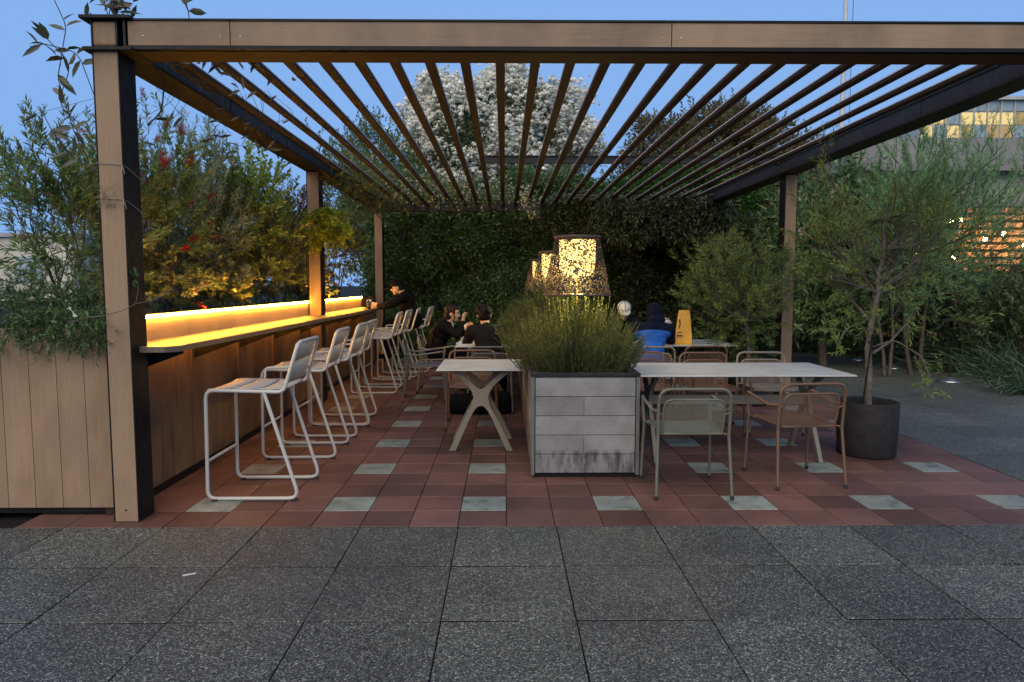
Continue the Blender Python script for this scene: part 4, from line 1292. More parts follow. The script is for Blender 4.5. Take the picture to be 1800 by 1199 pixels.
# hanging streamer beside the third slat
hx = np.stack([1.62 + rng.normal(size=60) * 0.06, 1.0 + rng.normal(size=60) * 0.1, -0.35 + 0.5 * rng.random(60)], 1)
shoots(rng, lb, hx, unit(rng.normal(size=(60, 3))), 0.09, 9, 0.04, 0.016, 0.9, -0.2)
lb.build('foliage', M['dark'], t, rng, 0.15)
lb = LB(); k = 520
idx = rng.integers(0, n, k); C = B[idx] + rng.normal(size=(k, 3)) * 0.07
hh = hx[rng.integers(0, 60, 90)] + rng.normal(size=(90, 3)) * 0.05
C = np.concatenate([C, hh])
for a in range(4):
    ang = a * PI / 2 + rng.random(len(C)) * 0.3
    lb.add(C, np.stack([np.cos(ang), np.full(len(C), -0.5), np.sin(ang)], 1), 0.024, 0.016)
lb.build('flowers', leafmat('cream_flower', (0.55, 0.5, 0.34), (0.7, 0.66, 0.5), None, 0.3), t, rng, 0.05)
mb = MB()
for i in range(22):
    p = B[rng.integers(0, n)]; q = B[rng.integers(0, n)]
    mb.tube(fillet([tuple(p), tuple((p + q) / 2 + rng.normal(size=3) * 0.1 + np.array([0, 0, .05])), tuple(q)], 0.3, 4), 0.006, 4)
mb.tube(fillet([(1.6, 1.0, 0.2), (1.62, 1.0, 0.0), (1.65, 0.98, -0.35)], 0.1, 3), 0.004, 4)
mb.build('stems', M['twig'], t)
# dark leafy vine along the left side beam
rng = np.random.default_rng(61)
t = thing('leafy_vine', 'dark leafy vine climbing along the left roof beam behind the middle post', 'climbing plant', (-2.2, 10.6, 2.9))
n = 420
B = np.stack([rng.normal(size=n) * 0.16 + 0.08, rng.uniform(-1.9, 2.3, n), rng.uniform(-0.2, 0.42, n)], 1)
D = unit(rng.normal(size=(n, 3)) + np.array([0, 0, 0.2]))
lb = LB(); shoots(rng, lb, B, D, 0.22, 14, 0.06, 0.02, 0.8, 0.0)
lb.build('foliage', M['dark'], t, rng, 0.15)
mb = MB(); stems_mesh(mb, B, D, 0.2, 0.003, 0, 3)
for i in range(8):
    ys = rng.uniform(-1.8, 1)
    mb.tube(fillet([(rng.normal()*.1, ys, 0.14), (rng.normal()*.1+.05, ys + .6, 0.2), (rng.normal()*.1, ys + 1.2, 0.15)], .2, 4), 0.008, 5)
mb.build('stems', M['twig'], t)

# wiry climber at the front left corner: a few stems with long leaves
rng = np.random.default_rng(63)
t = thing('corner_climber', 'wiry climber with long sparse leaves rising around the top of the front left post', 'climbing plant', (-2.45, 4.3, 2.9))
mb = MB(); lb = LB(); lb2 = LB()
st = [ # around and above the cap, left of the post
 [(-0.02, -0.03, -0.75), (-0.12, -0.05, -0.5), (-0.2, -0.04, -0.2), (-0.14, -0.03, 0.1), (-0.22, -0.02, 0.28)],
 [(-0.05, 0.0, -0.5), (-0.22, -0.03, -0.36), (-0.12, -0.03, -0.12), (-0.25, -0.03, 0.02), (-0.34, -0.02, 0.12)],
 [(0.0, -0.02, -0.3), (-0.08, -0.03, -0.05), (-0.28, -0.03, 0.0), (-0.36, -0.03, -0.02)],
 [(0.06, 0.05, 0.15), (0.1, 0.02, 0.24), (0.12, 0.0, 0.34), (0.18, 0.0, 0.46)],
 [(0.08, 0.05, 0.15), (0.05, 0.0, 0.3), (-0.02, -0.02, 0.42)],
 [(0.1, 0.05, 0.15), (0.16, 0.0, 0.22), (0.2, 0.0, 0.3)],
 [(0.55, 0.05, 0.14), (0.56, 0.02, 0.22), (0.52, 0.0, 0.32), (0.5, 0.0, 0.4)],
 [(-0.04, -0.02, -0.72), (-0.16, -0.02, -0.66), (-0.26, -0.03, -0.5), (-0.33, -0.02, -0.36)],
]
for i, p in enumerate(st):
    q = fillet(p, 0.12, 6); mb.tube(q, 0.0028, 5)
    L_ = len(q)
    nn = 9 if i in (0, 1, 2) else 7
    for k in range(nn):
        c = q[int((k + 0.7) / nn * (L_ - 1))]
        d = np.array([rng.normal() * 0.9, -0.1 + rng.normal() * 0.2, rng.normal() * 0.6 + (0.5 if i in (3, 4, 5, 6) else 0.0)])
        (lb2 if rng.random() < 0.3 else lb).add([tuple(c)], [d], 0.09 + 0.05 * rng.random(), 0.034 if rng.random() < .6 else 0.046, (0, -1, 0.2))
# a thicket of leaves right on the cap
P = np.array([0.1, 0.03, 0.2]) + rng.normal(size=(26, 3)) * np.array([0.055, 0.03, 0.05])
lb.add(P, rng.normal(size=(26, 3)) * np.array([1, 0.3, 0.6]) + np.array([0, 0, 0.7]), 0.085, 0.03, (0, -1, 0.2))
# inside: under the beam and along the side beam
for k in range(26):
    s = rng.random()
    a = np.array([0.22 + 0.5 * s, 0.2 + 1.0 * s, -0.02 + 0.06 * rng.random()])
    q = [tuple(a), tuple(a + np.array([rng.normal() * 0.08, 0.05, -0.12 - 0.1 * rng.random()])), tuple(a + np.array([rng.normal() * 0.2, 0.1, -0.22 - 0.25 * rng.random()]))]
    if k % 3: q = [tuple(np.array(x) + np.array([-0.22, 0, 0])) for x in q]
    qf = fillet(q, 0.08, 4); mb.tube(qf, 0.0016, 4)
    lb.add([tuple(qf[-1])], [rng.normal(size=3) * np.array([1, 0.4, 0.8])], 0.08 + 0.03 * rng.random(), 0.024, (0, -1, 0.2))
for c in ((0.45, 0.3, 0.02), (0.55, 0.32, 0.0), (0.6, 0.28, 0.02), (0.75, 0.35, 0.0), (0.62, 0.45, -0.05), (0.72, 0.6, -0.06), (0.9, 0.7, 0.0)):
    P = np.array(c) + rng.normal(size=(4, 3)) * 0.04
    lb2.add(P, rng.normal(size=(4, 3)) * np.array([1, 0.4, 0.8]), 0.1, 0.028, (0, -1, 0.2))
mb.tube(fillet([(0.2, 0.2, 0.0), (0.27, 0.3, -0.1), (0.22, 0.35, -0.3), (0.2, 0.2, -0.42)], 0.1, 5), 0.005, 5)
for i in range(3):
    mb.tube([(0.25 + 0.01 * i, 0.3 + 0.1 * k, 0.02 + 0.02 * math.sin(k * 1.7 + i * 2)) for k in range(9)], 0.008, 5)
lb.build('leaves', M['vine'], t, rng, 0.2, 0.12, 0.4, True)
lb2.build('dry_leaves', leafmat('brown_vine_leaf', (0.12, 0.09, 0.06), (0.2, 0.16, 0.11), None, 0.2), t, rng, 0.2, 0.15, 0.4, True)
mb.build('stems', M['twig'], t)

# ------------------------------------------------------------------ trees behind
rng = np.random.default_rng(71); rn = random.Random(71)
t = thing('flowering_tree', 'large tree covered in white blossom rising behind the pergola', 'tree', (-0.2, 24, 0))
mb = MB(); tips = []
grow(rn, mb, Vector((0, 0, 0)), Vector((0, 0, 1)), 2.9, 0.22, 4, tips, 0.6, 3, 0.66, 0.1, 8)
mb.build('trunk', M['bark'], t)
cen = np.array([0.0, 0, 6.15])
n = 900
d = rdir(rng, n); d[:, 1] = -np.abs(d[:, 1]) * 0.9 + 0.12; d = unit(d); d[:, [0, 2]] *= 1 + 0.28 * np.abs(d[:, [0, 2]].prod(1, keepdims=True)) * 2
rad = np.array([3.3, 2.6, 2.35]) * (0.86 + 0.14 * np.sin(d[:, 0:1] * 7 + 1) * np.cos(d[:, 2:3] * 6))
C = cen + d * rad * (0.8 + 0.22 * rng.random((n, 1)))
lobes = np.sin(C[:, 0] * 2.6 + 0.7) * np.cos(C[:, 2] * 3.1) + 0.6 * np.sin(C[:, 0] * 1.3 - C[:, 2] * 2.0)
dens = rng.random(n) < (0.63 + 0.42 * lobes)
fc = C[dens]; gc = np.concatenate([C[~dens] * np.array([0.95, 1, 0.98]), cen + d * rad * 0.72])
lb = LB()
pf_ = np.repeat(fc, 16, 0) + rng.normal(size=(len(fc) * 16, 3)) * np.array([0.2, 0.2, 0.15])
ico = bmesh.new(); bmesh.ops.create_icosphere(ico, subdivisions=1, radius=1.0)
iv = np.array([v.co[:] for v in ico.verts]); itf = np.array([[v.index for v in f.verts] for f in ico.faces]); ico.free()
K = len(pf_); sz = rng.uniform(0.03, 0.085, (K, 1, 1))
VV = (pf_[:, None, :] + iv[None] * sz * rng.uniform(0.8, 1.25, (K, len(iv), 1)) * np.array([1.1, 1.1, 0.85])).reshape(-1, 3)
FF = (itf[None] + (np.arange(K) * len(iv))[:, None, None]).reshape(-1, 3)
me = bpy.data.meshes.new('blossom'); me.from_pydata(VV.tolist(), [], FF.tolist()); me.update()
bl = link('blossom', me, M['whiteflower'], t)
P, D = clump_cloud(rng, pf_, 6, 0.09, cen, 0.4, 1.2, 0.3)
lb = LB(); lb.add(P, D, 0.06, 0.05); lb.build('petals', M['whiteflower'], t, rng, 0.1, 0, 0.5)
lb = LB(); P, D = clump_cloud(rng, gc, 110, 0.36, cen, 0.2, 0.7, 0.8); lb.add(P, D, 0.11, 0.035)
P, D = clump_cloud(rng, fc * np.array([0.95, 0.9, 0.97]) + np.array([0, 0.35, 0.1]), 26, 0.3, cen, 0.2, 0.7, 0.8); lb.add(P, D, 0.11, 0.03)
lb.build('crown', M['treegreen'], t, rng, 0.15)

def bigtree(name, label, x, y, h, crown_c, crown_r, nclump, per, cr, L, W, mat, seed, power=0.45, trunk_h=None, tr=0.12, stick=0):
    rng = np.random.default_rng(seed); rn = random.Random(seed)
    t = thing(name, label, 'tree', (x, y, 0))
    mb = MB(); tips = []
    grow(rn, mb, Vector((0, 0, 0)), Vector((0, 0, 1)), trunk_h or h * 0.35, tr, 4, tips, 0.55, 3, 0.72, 0.12, 7)
    mb.build('trunk', M['bark'], t)
    C = ell_pts(rng, nclump, crown_c, crown_r, power)
    C[:, 2] += 0.16 * np.sin(C[:, 0] * 3.0) + 0.1 * np.sin(C[:, 0] * 7.0)
    C[:, 2] = np.maximum(C[:, 2], 0.25)
    P, D = clump_cloud(rng, C, per, cr, crown_c, 0.3, 0.6, 0.8)
    lb = LB(); lb.add(P, D, L * (0.7 + 0.6 * rng.random(len(P))), W * (0.8 + 0.4 * rng.random(len(P))))
    if stick:
        ds = rdir(rng, stick); ds[:, 2] = np.abs(ds[:, 2])
        B = np.asarray(crown_c) + ds * np.asarray(crown_r) * 0.92
        dd = unit(ds * 0.6 + np.array([0, 0, 0.9]) + rng.normal(size=ds.shape) * 0.3)
        shoots(rng, lb, B, dd, 0.5, 16, L, W, 0.7, 0.05)
    lb.build('crown', M[mat], t, rng, 0.18, 0.1, 0.45, name == 'magnolia_tree')
    return t, C, rng
bigtree('reddish_tree', 'tree with reddish brown young leaves above the rear right of the roof', 4.9, 17.2, 5.6, (0.4, 0, 4.05), (2.45, 1.5, 1.7), 560, 110, 0.28, 0.12, 0.042, 'redtree', 73, 0.36, 2.2, 0.12, 90)
bigtree('bushy_tree', 'bushy green tree behind the far end of the bar planter', -2.9, 15.0, 4.8, (0.2, 0, 3.1), (1.25, 1.0, 1.75), 240, 90, 0.26, 0.09, 0.03, 'dark', 74, 0.5, 1.8, 0.09, 60)
bigtree('green_tree', 'low green tree whose top shows between the white and the reddish trees', 2.9, 17.8, 4.2, (0, 0, 2.9), (1.5, 1.2, 1.35), 170, 80, 0.26, 0.1, 0.032, 'treegreen', 75, 0.5, 1.6, 0.1, 40)
bigtree('evergreen_tree', 'dense dark evergreen tree closing the view behind the wispy trees at right', 7.6, 15.2, 4.0, (0, 0, 2.1), (1.9, 1.0, 1.7), 330, 80, 0.3, 0.11, 0.036, 'treegreen', 78, 0.5, 1.5, 0.1, 40)
t, C, rng = bigtree('magnolia_tree', 'magnolia with large glossy leaves and a few pale flowers right of the far right post', 5.75, 12.4, 3.6, (0, 0, 2.05), (1.2, 0.9, 1.6), 240, 38, 0.24, 0.16, 0.055, 'hedge', 76, 0.5, 1.4, 0.08, 22)
lb = LB()
for c in ((-0.35, -0.85, 2.95), (0.25, -0.9, 2.55), (-0.75, -0.65, 2.35), (-0.05, -0.95, 1.75)):
    a = rng.random(9) * 2 * PI
    lb.add(np.repeat([c], 9, 0), np.stack([np.cos(a), np.full(9, -0.5), np.sin(a) + 0.4], 1), 0.1, 0.055)
lb.build('flowers', leafmat('magnolia_petal', (0.6, 0.5, 0.36), (0.75, 0.68, 0.55), None, 0.3), t, rng, 0.2)

# wispy tree at right and potted trees
plant('wispy_tree', 'tall airy grey green tree with wispy foliage in front of the lit slat fence', 'tree', 6.9, 11.3, 0, 3.9, 1.15, 1.1, 'wispy', 0.085, 0.010, 720, 34, 0.42, 81, None, stems=2, stemr=0.04, depth=4, zc=0.66, rz=0.36, power=0.5, up=0.5, ang=0.6, curve=-0.1, tm='bark')
plant('wispy_tree', 'shorter airy grey green tree beside the magnolia with drooping pale sprays', 'tree', 6.1, 10.9, 0, 3.0, 0.75, 0.8, 'wispy', 0.08, 0.009, 460, 32, 0.36, 82, None, stems=2, stemr=0.03, depth=3, zc=0.72, rz=0.3, power=0.5, up=0.3, ang=0.6, curve=-0.25, tm='bark')
plant('wispy_tree', 'airy tree at the far right edge behind the low stanchions', 'tree', 8.2, 11.9, 0, 4.0, 1.2, 1.1, 'wispy', 0.085, 0.010, 640, 32, 0.42, 83, None, stems=2, stemr=0.04, depth=4, zc=0.62, rz=0.4, power=0.5, up=0.5, ang=0.6, curve=-0.1, tm='bark')

def make_pot(name, label, x, y, r, h):
    t = thing(name, label, 'plant pot', (x, y, 0.0035))
    mb = MB(); mb.lathe([(0, 0.0), (r * 0.93, 0.0), (r * 0.96, 0.01), (r, h * 0.5), (r * 1.0, h - 0.004), (r * 0.992, h), (r * 0.9, h), (r * 0.89, h - 0.01), (r * 0.88, h - 0.06)], 48)
    mb.build('pot_wall', M['pot'], t)
    mb = MB(); mb.lathe([(r * 0.885, h - 0.055), (r * 0.5, h - 0.045), (0, h - 0.04)], 24); mb.build('soil', M['soil'], t)
    return t
make_pot('plant_pot', 'round charcoal plant pot holding the thin crooked tree, right of the terracotta chair', 3.165, 5.95, 0.245, 0.465)
make_pot('plant_pot', 'round charcoal plant pot behind the long tables, beside the right post', 3.02, 8.5, 0.24, 0.46)
def pot_tree(label, x, y, z0, pts, rad, crown_c, crown_r, nsh, seed, kids, L=0.075, nl=26):
    rng = np.random.default_rng(seed); rn = random.Random(seed)
    t = thing('banksia_tree', label, 'tree', (x, y, z0), 0, 'banksia trees in dark pots')
    mb = MB(); q = fillet(pts, 0.2, 5)
    rs = [rad * (1 - 0.55 * i / (len(q) - 1)) for i in range(len(q))]
    mb.tube(q, rs, 8)
    tips = []
    for k in range(kids):
        i = rn.randint(int(len(q) * 0.45), len(q) - 1)
        a = rn.uniform(0, 2 * PI)
        grow(rn, mb, q[i].copy(), Vector((math.cos(a), math.sin(a) * 0.7, rn.uniform(0.05, 0.8))).normalized(), rn.uniform(0.3, 0.5), rs[i] * 0.5, 2, tips, 0.6, 3, 0.72, 0.1, 5, 0.16)
    mb.build('trunk', M['bark_pale'], t)
    B = ell_pts(rng, nsh, crown_c, crown_r, 0.55)
    for i in range(min(len(tips), nsh * 2 // 3)):
        B[i] = np.array(tips[i][0]) - np.array(tips[i][1]) * 0.06
    D = unit(unit(B - np.asarray(crown_c)) * 0.8 + np.array([0, 0, 0.45]) + rng.normal(size=B.shape) * 0.5)
    lb = LB(); shoots(rng, lb, B, D, 0.17, nl, L, 0.0085, 0.8, 0.12, 0.0, 0.25, 0.2)
    lb.build('crown', M['banksia'], t, rng, 0.1, 0.05, 0.55)
    mb = MB(); stems_mesh(mb, B, D, 0.16, 0.003, 0.12, 4)
    for b in B[::9]:
        e = Vector(b); j = min(q[len(q)//2:], key=lambda p: (p - e).length)
        mb.tube(fillet([tuple(j), tuple((j + e) / 2 + Vector((0.04, 0.03, -0.1))), tuple(e)], 0.25, 5), 0.0035, 4, cap=False)
    mb.build('twigs', M['twig'], t)
    return t, B, D, rng
t, B, D, rng = pot_tree('thin crooked tree with wispy narrow leaves in the charcoal pot at the right', 3.165, 5.95, 0.43, [(-0.0, 0, 0), (0.0, 0, 0.25), (-0.02, 0, 0.5), (0.0, 0, 0.72), (0.05, 0, 0.98), (0.035, 0, 1.12), (0.1, 0.02, 1.3), (0.06, 0, 1.6)], 0.032, (0.14, 0.0, 1.02), (0.78, 0.55, 0.74), 330, 91, 24, 0.07, 22)
mb = MB(); mb.tube([(-0.08, -0.06, 0.0), (0.0, -0.03, 0.62)], 0.007, 6); mb.tube([(-0.03, -0.035, 0.55), (0.03, -0.035, 0.56), (0.03, 0.03, 0.56), (-0.03, 0.03, 0.55)], 0.006, 5, closed=True)
mb.build('stake', M['black'], t)
lb = LB()
for c in ((0.3, -0.3, 0.28), (0.42, -0.25, 0.22), (-0.3, -0.2, 0.55), (-0.4, -0.1, 0.6), (0.36, -0.28, 0.3)):
    k = 5
    Bq = np.array(c) + rng.normal(size=(k, 3)) * 0.05
    shoots(rng, lb, Bq, unit(rng.normal(size=(k, 3)) + np.array([0, 0, -0.2])), 0.12, 14, 0.07, 0.009, 0.8, 0.3)
lb.build('drooping_sprays', M['banksia'], t, rng, 0.1)
mb = MB(); mb.tube(fillet([(0.0, 0, 0.5), (0.15, -0.1, 0.58), (0.3, -0.25, 0.45), (0.36, -0.28, 0.28)], 0.1, 4), 0.006, 5)
mb.tube(fillet([(0.0, 0, 0.62), (-0.15, -0.05, 0.72), (-0.32, -0.18, 0.66), (-0.36, -0.18, 0.56)], 0.1, 4), 0.006, 5)
mb.tube([(0.02, 0, 0.45), (0.2, 0.05, 0.55), (0.42, 0.08, 0.78)], [0.015, 0.011, 0.006], 6)
mb.build('low_branch', M['bark_pale'], t)
t, B, D, rng = pot_tree('bushier banksia tree in the pot left of the right post', 3.0, 8.5, 0.42, [(0, 0, 0), (0.02, 0, 0.3), (-0.03, 0, 0.6), (0.03, 0, 0.9), (0.05, 0, 1.35)], 0.03, (-0.1, 0.0, 0.88), (0.72, 0.55, 0.75), 520, 92, 22)
brushes(t, B + D * 0.17, D, rng, 3, 0.09, 0.03, 'maroon', 'flower_cones', 120)

# strap leaved plants along the path edge at right and far plants
rng = np.random.default_rng(97)
def strap_plant(label, x, y, n, L, seed):
    rng = np.random.default_rng(seed)
    t = thing('strap_leaf_plant', label, 'plant', (x, y, 0), 0, 'strap leaved plants along the path edge')
    lb = LB(); mb = MB()
    B = rng.normal(size=(n, 3)) * np.array([0.22, 0.22, 0]); 
    D = unit(np.stack([rng.normal(size=n) * 0.7, rng.normal(size=n) * 0.7, 0.35 + 0.7 * rng.random(n)], 1))
    l = L * (0.6 + 0.5 * rng.random(n))
    P = B; d = D.copy()
    for s in range(4):
        lb.add(P, d, l / 3.2, 0.028 * (1 - 0.2 * s)); P = P + d * (l / 4)[:, None]; d = unit(d + np.array([0, 0, -0.28]))
    lb.build('leaves', M['strap'], t, rng, 0.12, 0.05, 0.5)
    return t
sp_ = [(7.20, 9.2, 'strap leaved plant at the right edge of the picture beside the path'), (7.95, 9.6, 'strap leaved plant behind the rope at the far right'), (7.75, 10.6, 'strap leaved plant just behind the nearest stanchion'),
       (7.80, 11.6, 'strap leaved plant between the two nearest stanchions'), (7.95, 12.6, 'strap leaved plant behind the second stanchion'), (7.95, 13.8, 'strap leaved plant behind the farthest stanchion'), (7.1, 14.8, 'strap leaved plant at the bend of the path'),
       (8.2, 10.4, 'strap leaved plant deepest in the bed at the far right'), (6.4, 15.8, 'strap leaved plant at the far end of the path'), (5.6, 16.4, 'strap leaved plant beside the distant hedge foot')]
for i, (x, y, lab) in enumerate(sp_):
    strap_plant(lab, x, y, 190, 0.85, 200 + i)
for i, (x, y, h, mat, lab) in enumerate([(8.3, 13.6, 1.5, 'treegreen', 'round green garden shrub behind the far stanchions'), (9.4, 12.6, 1.7, 'dark', 'round dark garden shrub below the string lights'), (6.9, 16.6, 1.3, 'treegreen', 'round green garden shrub at the end of the path'), (9.6, 14.6, 1.6, 'dark', 'round dark garden shrub at the fence foot'),
    (7.6, 12.4, 1.95, 'treegreen', 'tall green garden shrub right behind the second stanchion'), (8.7, 13.0, 2.0, 'wispy', 'tall grey green garden shrub below the left end of the string lights'), (9.9, 13.6, 2.0, 'treegreen', 'tall green garden shrub below the middle of the string lights'), (11.2, 13.2, 2.0, 'dark', 'tall dark garden shrub at the right end of the fence'), (7.5, 14.6, 1.9, 'dark', 'tall dark garden shrub behind the farthest stanchion'), (8.3, 10.9, 1.5, 'treegreen', 'green garden shrub behind the nearest stanchion'), (6.3, 15.2, 1.7, 'hedge', 'dark glossy garden shrub where the path bends')]):
    plant('garden_shrub', lab, 'shrub', x, y, 0, h, 0.8 if h < 1.8 else 0.95, 0.65, mat, 0.08, 0.026, 380, 24, 0.28, 300 + i, 'garden shrubs beyond the path', stemr=0.015, zc=0.5, rz=0.5)

# ------------------------------------------------------------------ fence with string lights, stanchions, buildings, mast
def fence_mat():
    return wood_clad('fence_wood', (0.36, 0.24, 0.16), 'x', 0.25)
t = thing('slat_fence', 'tall timber fence of horizontal slats lit by string lights at right', 'fence', (10.6, 16.2, 0))
mb = MB()
z = 0.25
while z < 3.3:
    mb.box(-2.15, 3.6, 0, 0.025, z, z + 0.105, 0); z += 0.17
mb.build('slat_panel', fence_mat(), t)
mb_x = [-2.1, -0.2, 1.7, 3.5]
for px in mb_x:
    mb = MB(); mb.box(px - 0.045, px + 0.045, 0.026, 0.11, 0, 3.35, 0); mb.build('fence_post', M['twig'], t)
mb = MB(); mb.box(-2.15, 3.6, 0.12, 0.14, 0.0, 3.3, 0); mb.build('backing_board', M['clad_dark'], t)
M['bulb'] = emit('warm_bulb', (1.0, 0.5, 0.14), 150.0)
t = thing('string_lights', 'sagging strings of small warm bulbs in front of the slat fence', 'string lights', (10.6, 15.75, 0))
pts_b = [(-1.95, 2.16), (-1.75, 2.13), (-1.22, 2.18), (-0.95, 2.52), (-0.62, 2.72), (-0.5, 2.90), (-0.28, 2.92), (0.28, 2.5), (-0.68, 2.17), (-0.42, 2.08), (0.7, 2.62), (1.2, 2.35), (1.6, 2.75), (2.2, 2.5), (2.7, 2.2)]
mb = MB()
mb.tube([(-2.2, 0, 2.05), (-1.95, 0, 2.19), (-1.75, 0, 2.16), (-1.22, 0, 2.21), (-0.68, 0, 2.2), (-0.42, 0, 2.11), (0.28, 0, 2.53), (0.7, 0, 2.65), (1.2, 0, 2.38), (1.6, 0, 2.78), (3.5, 0, 2.2)], 0.006, 5)
mb.tube([(-1.3, 0, 2.3), (-0.95, 0, 2.55), (-0.62, 0, 2.75), (-0.5, 0, 2.93), (-0.28, 0, 2.95), (0.8, 0, 3.3)], 0.006, 5)
mb.tube([(1.2, 0, 2.38), (2.2, 0, 2.53), (2.7, 0, 2.23)], 0.006, 5)
mb.build('cable', M['black'], t)
for (bx, bz) in pts_b:
    mb = MB(); mb.ball((bx, 0, bz), (0.042, 0.042, 0.05), 10, 8); b_ = mb.build('bulb', M['bulb'], t)
    mb = MB(); mb.tube([(bx, 0, bz + 0.028), (bx, 0, bz + 0.055)], 0.016, 8); mb.build('socket', M['black'], b_)

def make_stanchion():
    t = thing('rope_stanchion', 'stanchion', 'stanchion', (0, 0, 0), 0, 'low rope stanchions along the path')
    mb = MB(); mb.lathe([(0.0, 0.0), (0.175, 0.0), (0.178, 0.012), (0.165, 0.022), (0.06, 0.062), (0.022, 0.075), (0.0, 0.078)], 32)
    mb.build('base', M['steel'], t)
    mb = MB(); mb.tube([(0, 0, 0.07), (0, 0, 0.33)], 0.018, 12); mb.ball((0, 0, 0.335), 0.021, 10, 8)
    mb.build('post', M['dark_metal'], t)
    return t
s0 = make_stanchion()
for i, (x, y, lab) in enumerate([(6.76, 10.4, 'nearest low rope stanchion with a shiny domed base, at the right edge'), (6.83, 12.1, 'second low rope stanchion with a shiny base, right of the thin trunk'), (6.88, 13.4, 'farthest low rope stanchion, partly behind the thin tree trunk')]):
    o = s0 if i == 0 else copy_tree(s0)
    o.location = (x, y, 0.002); o['label'] = lab
mb = MB()
def sag(a, b, s):
    return [Vector(a).lerp(Vector(b), k / 10) + Vector((0, 0, -s * 4 * (k / 10) * (1 - k / 10))) for k in range(11)]
mb.tube(sag((6.6, 8.6, 0.31), (6.76, 10.4, 0.31), 0.05), 0.006, 5)
tag(mb.build('barrier_rope', M['steel']), 'pale thin rope running from the nearest stanchion out of the picture', 'rope')
mb = MB(); mb.tube(sag((6.76, 10.4, 0.31), (6.83, 12.1, 0.31), 0.05), 0.006, 5)
tag(mb.build('barrier_rope', M['steel']), 'pale thin rope between the nearest and second stanchions', 'rope')
mb = MB(); mb.tube(sag((6.83, 12.1, 0.31), (6.88, 13.4, 0.31), 0.04), 0.006, 5)
tag(mb.build('barrier_rope', M['steel']), 'pale thin rope between the second and farthest stanchions', 'rope')

def concrete(name, base):
    m, nt, bs, out = newmat(name)
    n = noise(nt, 0.5, 6, mapping=(1, 1, 0.3)); r = ramp(nt, n.outputs['Fac'], [(0.3, tuple(c * 0.75 for c in base)), (0.7, tuple(c * 1.15 for c in base))])
    n2 = noise(nt, 14, 5); r2 = ramp(nt, n2.outputs['Fac'], [(0.3, (0.86,) * 3), (0.7, (1.1,) * 3)])
    nt.links.new(mixc(nt, r.outputs['Color'], r2.outputs['Color'], 1.0, 'MULTIPLY'), bs.inputs['Base Color']); bs.inputs['Roughness'].default_value = 0.9
    return m
t = thing('concrete_building', 'plain grey concrete building with a darker parapet behind the trees at right', 'building', (20, 27, 0))
mb = MB(); mb.box(-6.6, 16, 0, 8, 0, 5.75, 0); mb.build('wall', concrete('pale_concrete', (0.42, 0.41, 0.36)), t)
mb = MB(); mb.box(-7.2, 16, -0.6, 8.2, 5.751, 6.95, 0)
for k in range(12): mb.box(-7.2 + k * 1.9 - 0.012, -7.2 + k * 1.9 + 0.012, -0.606, -0.6, 5.8, 6.9, 1)
mb.build('parapet', [concrete('grey_concrete', (0.25, 0.25, 0.245)), M['joint']], t)
for k in range(6):
    mb = MB(); mb.box(-4 + k * 3.1, -2.6 + k * 3.1, -0.03, 0.02, 2.0, 3.6, 0); mb.build('window', M['dark_metal'], t)
# glass tower
m, nt, bs, out = newmat('tower_glass')
bs.inputs['Base Color'].default_value = (0.3, 0.38, 0.4, 1); bs.inputs['Roughness'].default_value = 0.15; bs.inputs['Specular IOR Level'].default_value = 0.9
M['tglass'] = m
M['tlit'] = emit('lit_office', (1.0, 0.76, 0.34), 0.62)
M['tlit2'] = emit('dim_office', (1.0, 0.7, 0.32), 0.3)
M['tmull'] = concrete('mullion', (0.45, 0.47, 0.47))
t = thing('office_tower', 'glass office block with rows of lit yellow windows beyond the pergola at right', 'building', (48, 62, 0))
mb = MB(); mb.box(-11.5, 22, 0.3, 20, 0, 17.6, 0); mb.build('wall', M['tmull'], t)
rn = random.Random(5)
mbg, mbm = MB(), MB()
z = 0.6; row = 0
while z < 17.2:
    for k in range(28):
        x = -11.4 + k * 1.19
        lit = (row in (12, 13) and rn.random() < 0.8) or rn.random() < 0.06
        if row >= 10 and k <= 9:
            mb = MB(); mb.box(x + 0.05, x + 1.14, 0.2, 0.299, z, z + 1.0, 0)
            o = mb.build('window', (M['tlit'] if rn.random() < 0.6 else M['tlit2']) if lit else M['tglass'], t)
            if lit: o['label'] = 'lit yellow window'
        else:
            mbg.box(x + 0.05, x + 1.14, 0.2, 0.299, z, z + 1.0, 0)
    z += 1.15; row += 1
o = mbg.build('window_bands', M['tglass'], t); o['kind'] = 'stuff'
for k in range(29):
    x = -11.4 + k * 1.19
    mbm.box(x - 0.05, x + 0.05, 0.05, 0.3, 0, 17.6, 0)
mbm.build('mullions', M['tmull'], t)
mb = MB(); mb.box(-11.7, 22.2, -0.2, 20, 17.6, 17.9, 0); mb.build('roof', M['tmull'], t)
t = thing('mast', 'tall thin pale mast rising against the sky at right', 'mast', (14.33, 30, 0))
mb = MB(); mb.tube([(0, 0, 0), (0, 0, 9), (-0.05, 0, 18)], [0.14, 0.1, 0.06], 10); mb.build('pole', plain('white_pole', (0.55, 0.57, 0.58), 0.5), t)
mb = MB(); mb.tube([(0.32, 0, 7.2), (0.28, 0, 18)], 0.012, 5); mb.build('cable', M['dark_metal'], t)
t = thing('distant_building', 'low pale building far off beyond the left shrubs', 'building', (-42, 62, 0))
mb = MB(); mb.box(-26, 4, 0, 14, 0, 5.6, 0); mb.build('wall', concrete('cream_wall', (0.6, 0.58, 0.5)), t)
mb = MB(); mb.box(-26.3, 4.3, -0.3, 14, 5.6, 5.95, 0); mb.build('roof', concrete('roof_grey', (0.35, 0.37, 0.38)), t)
for k in range(6):
    mb = MB(); mb.box(-22 + k * 4.2, -19.8 + k * 4.2, -0.04, 0.05, 1.6, 3.9, 0); mb.build('window', M['tglass'], t)
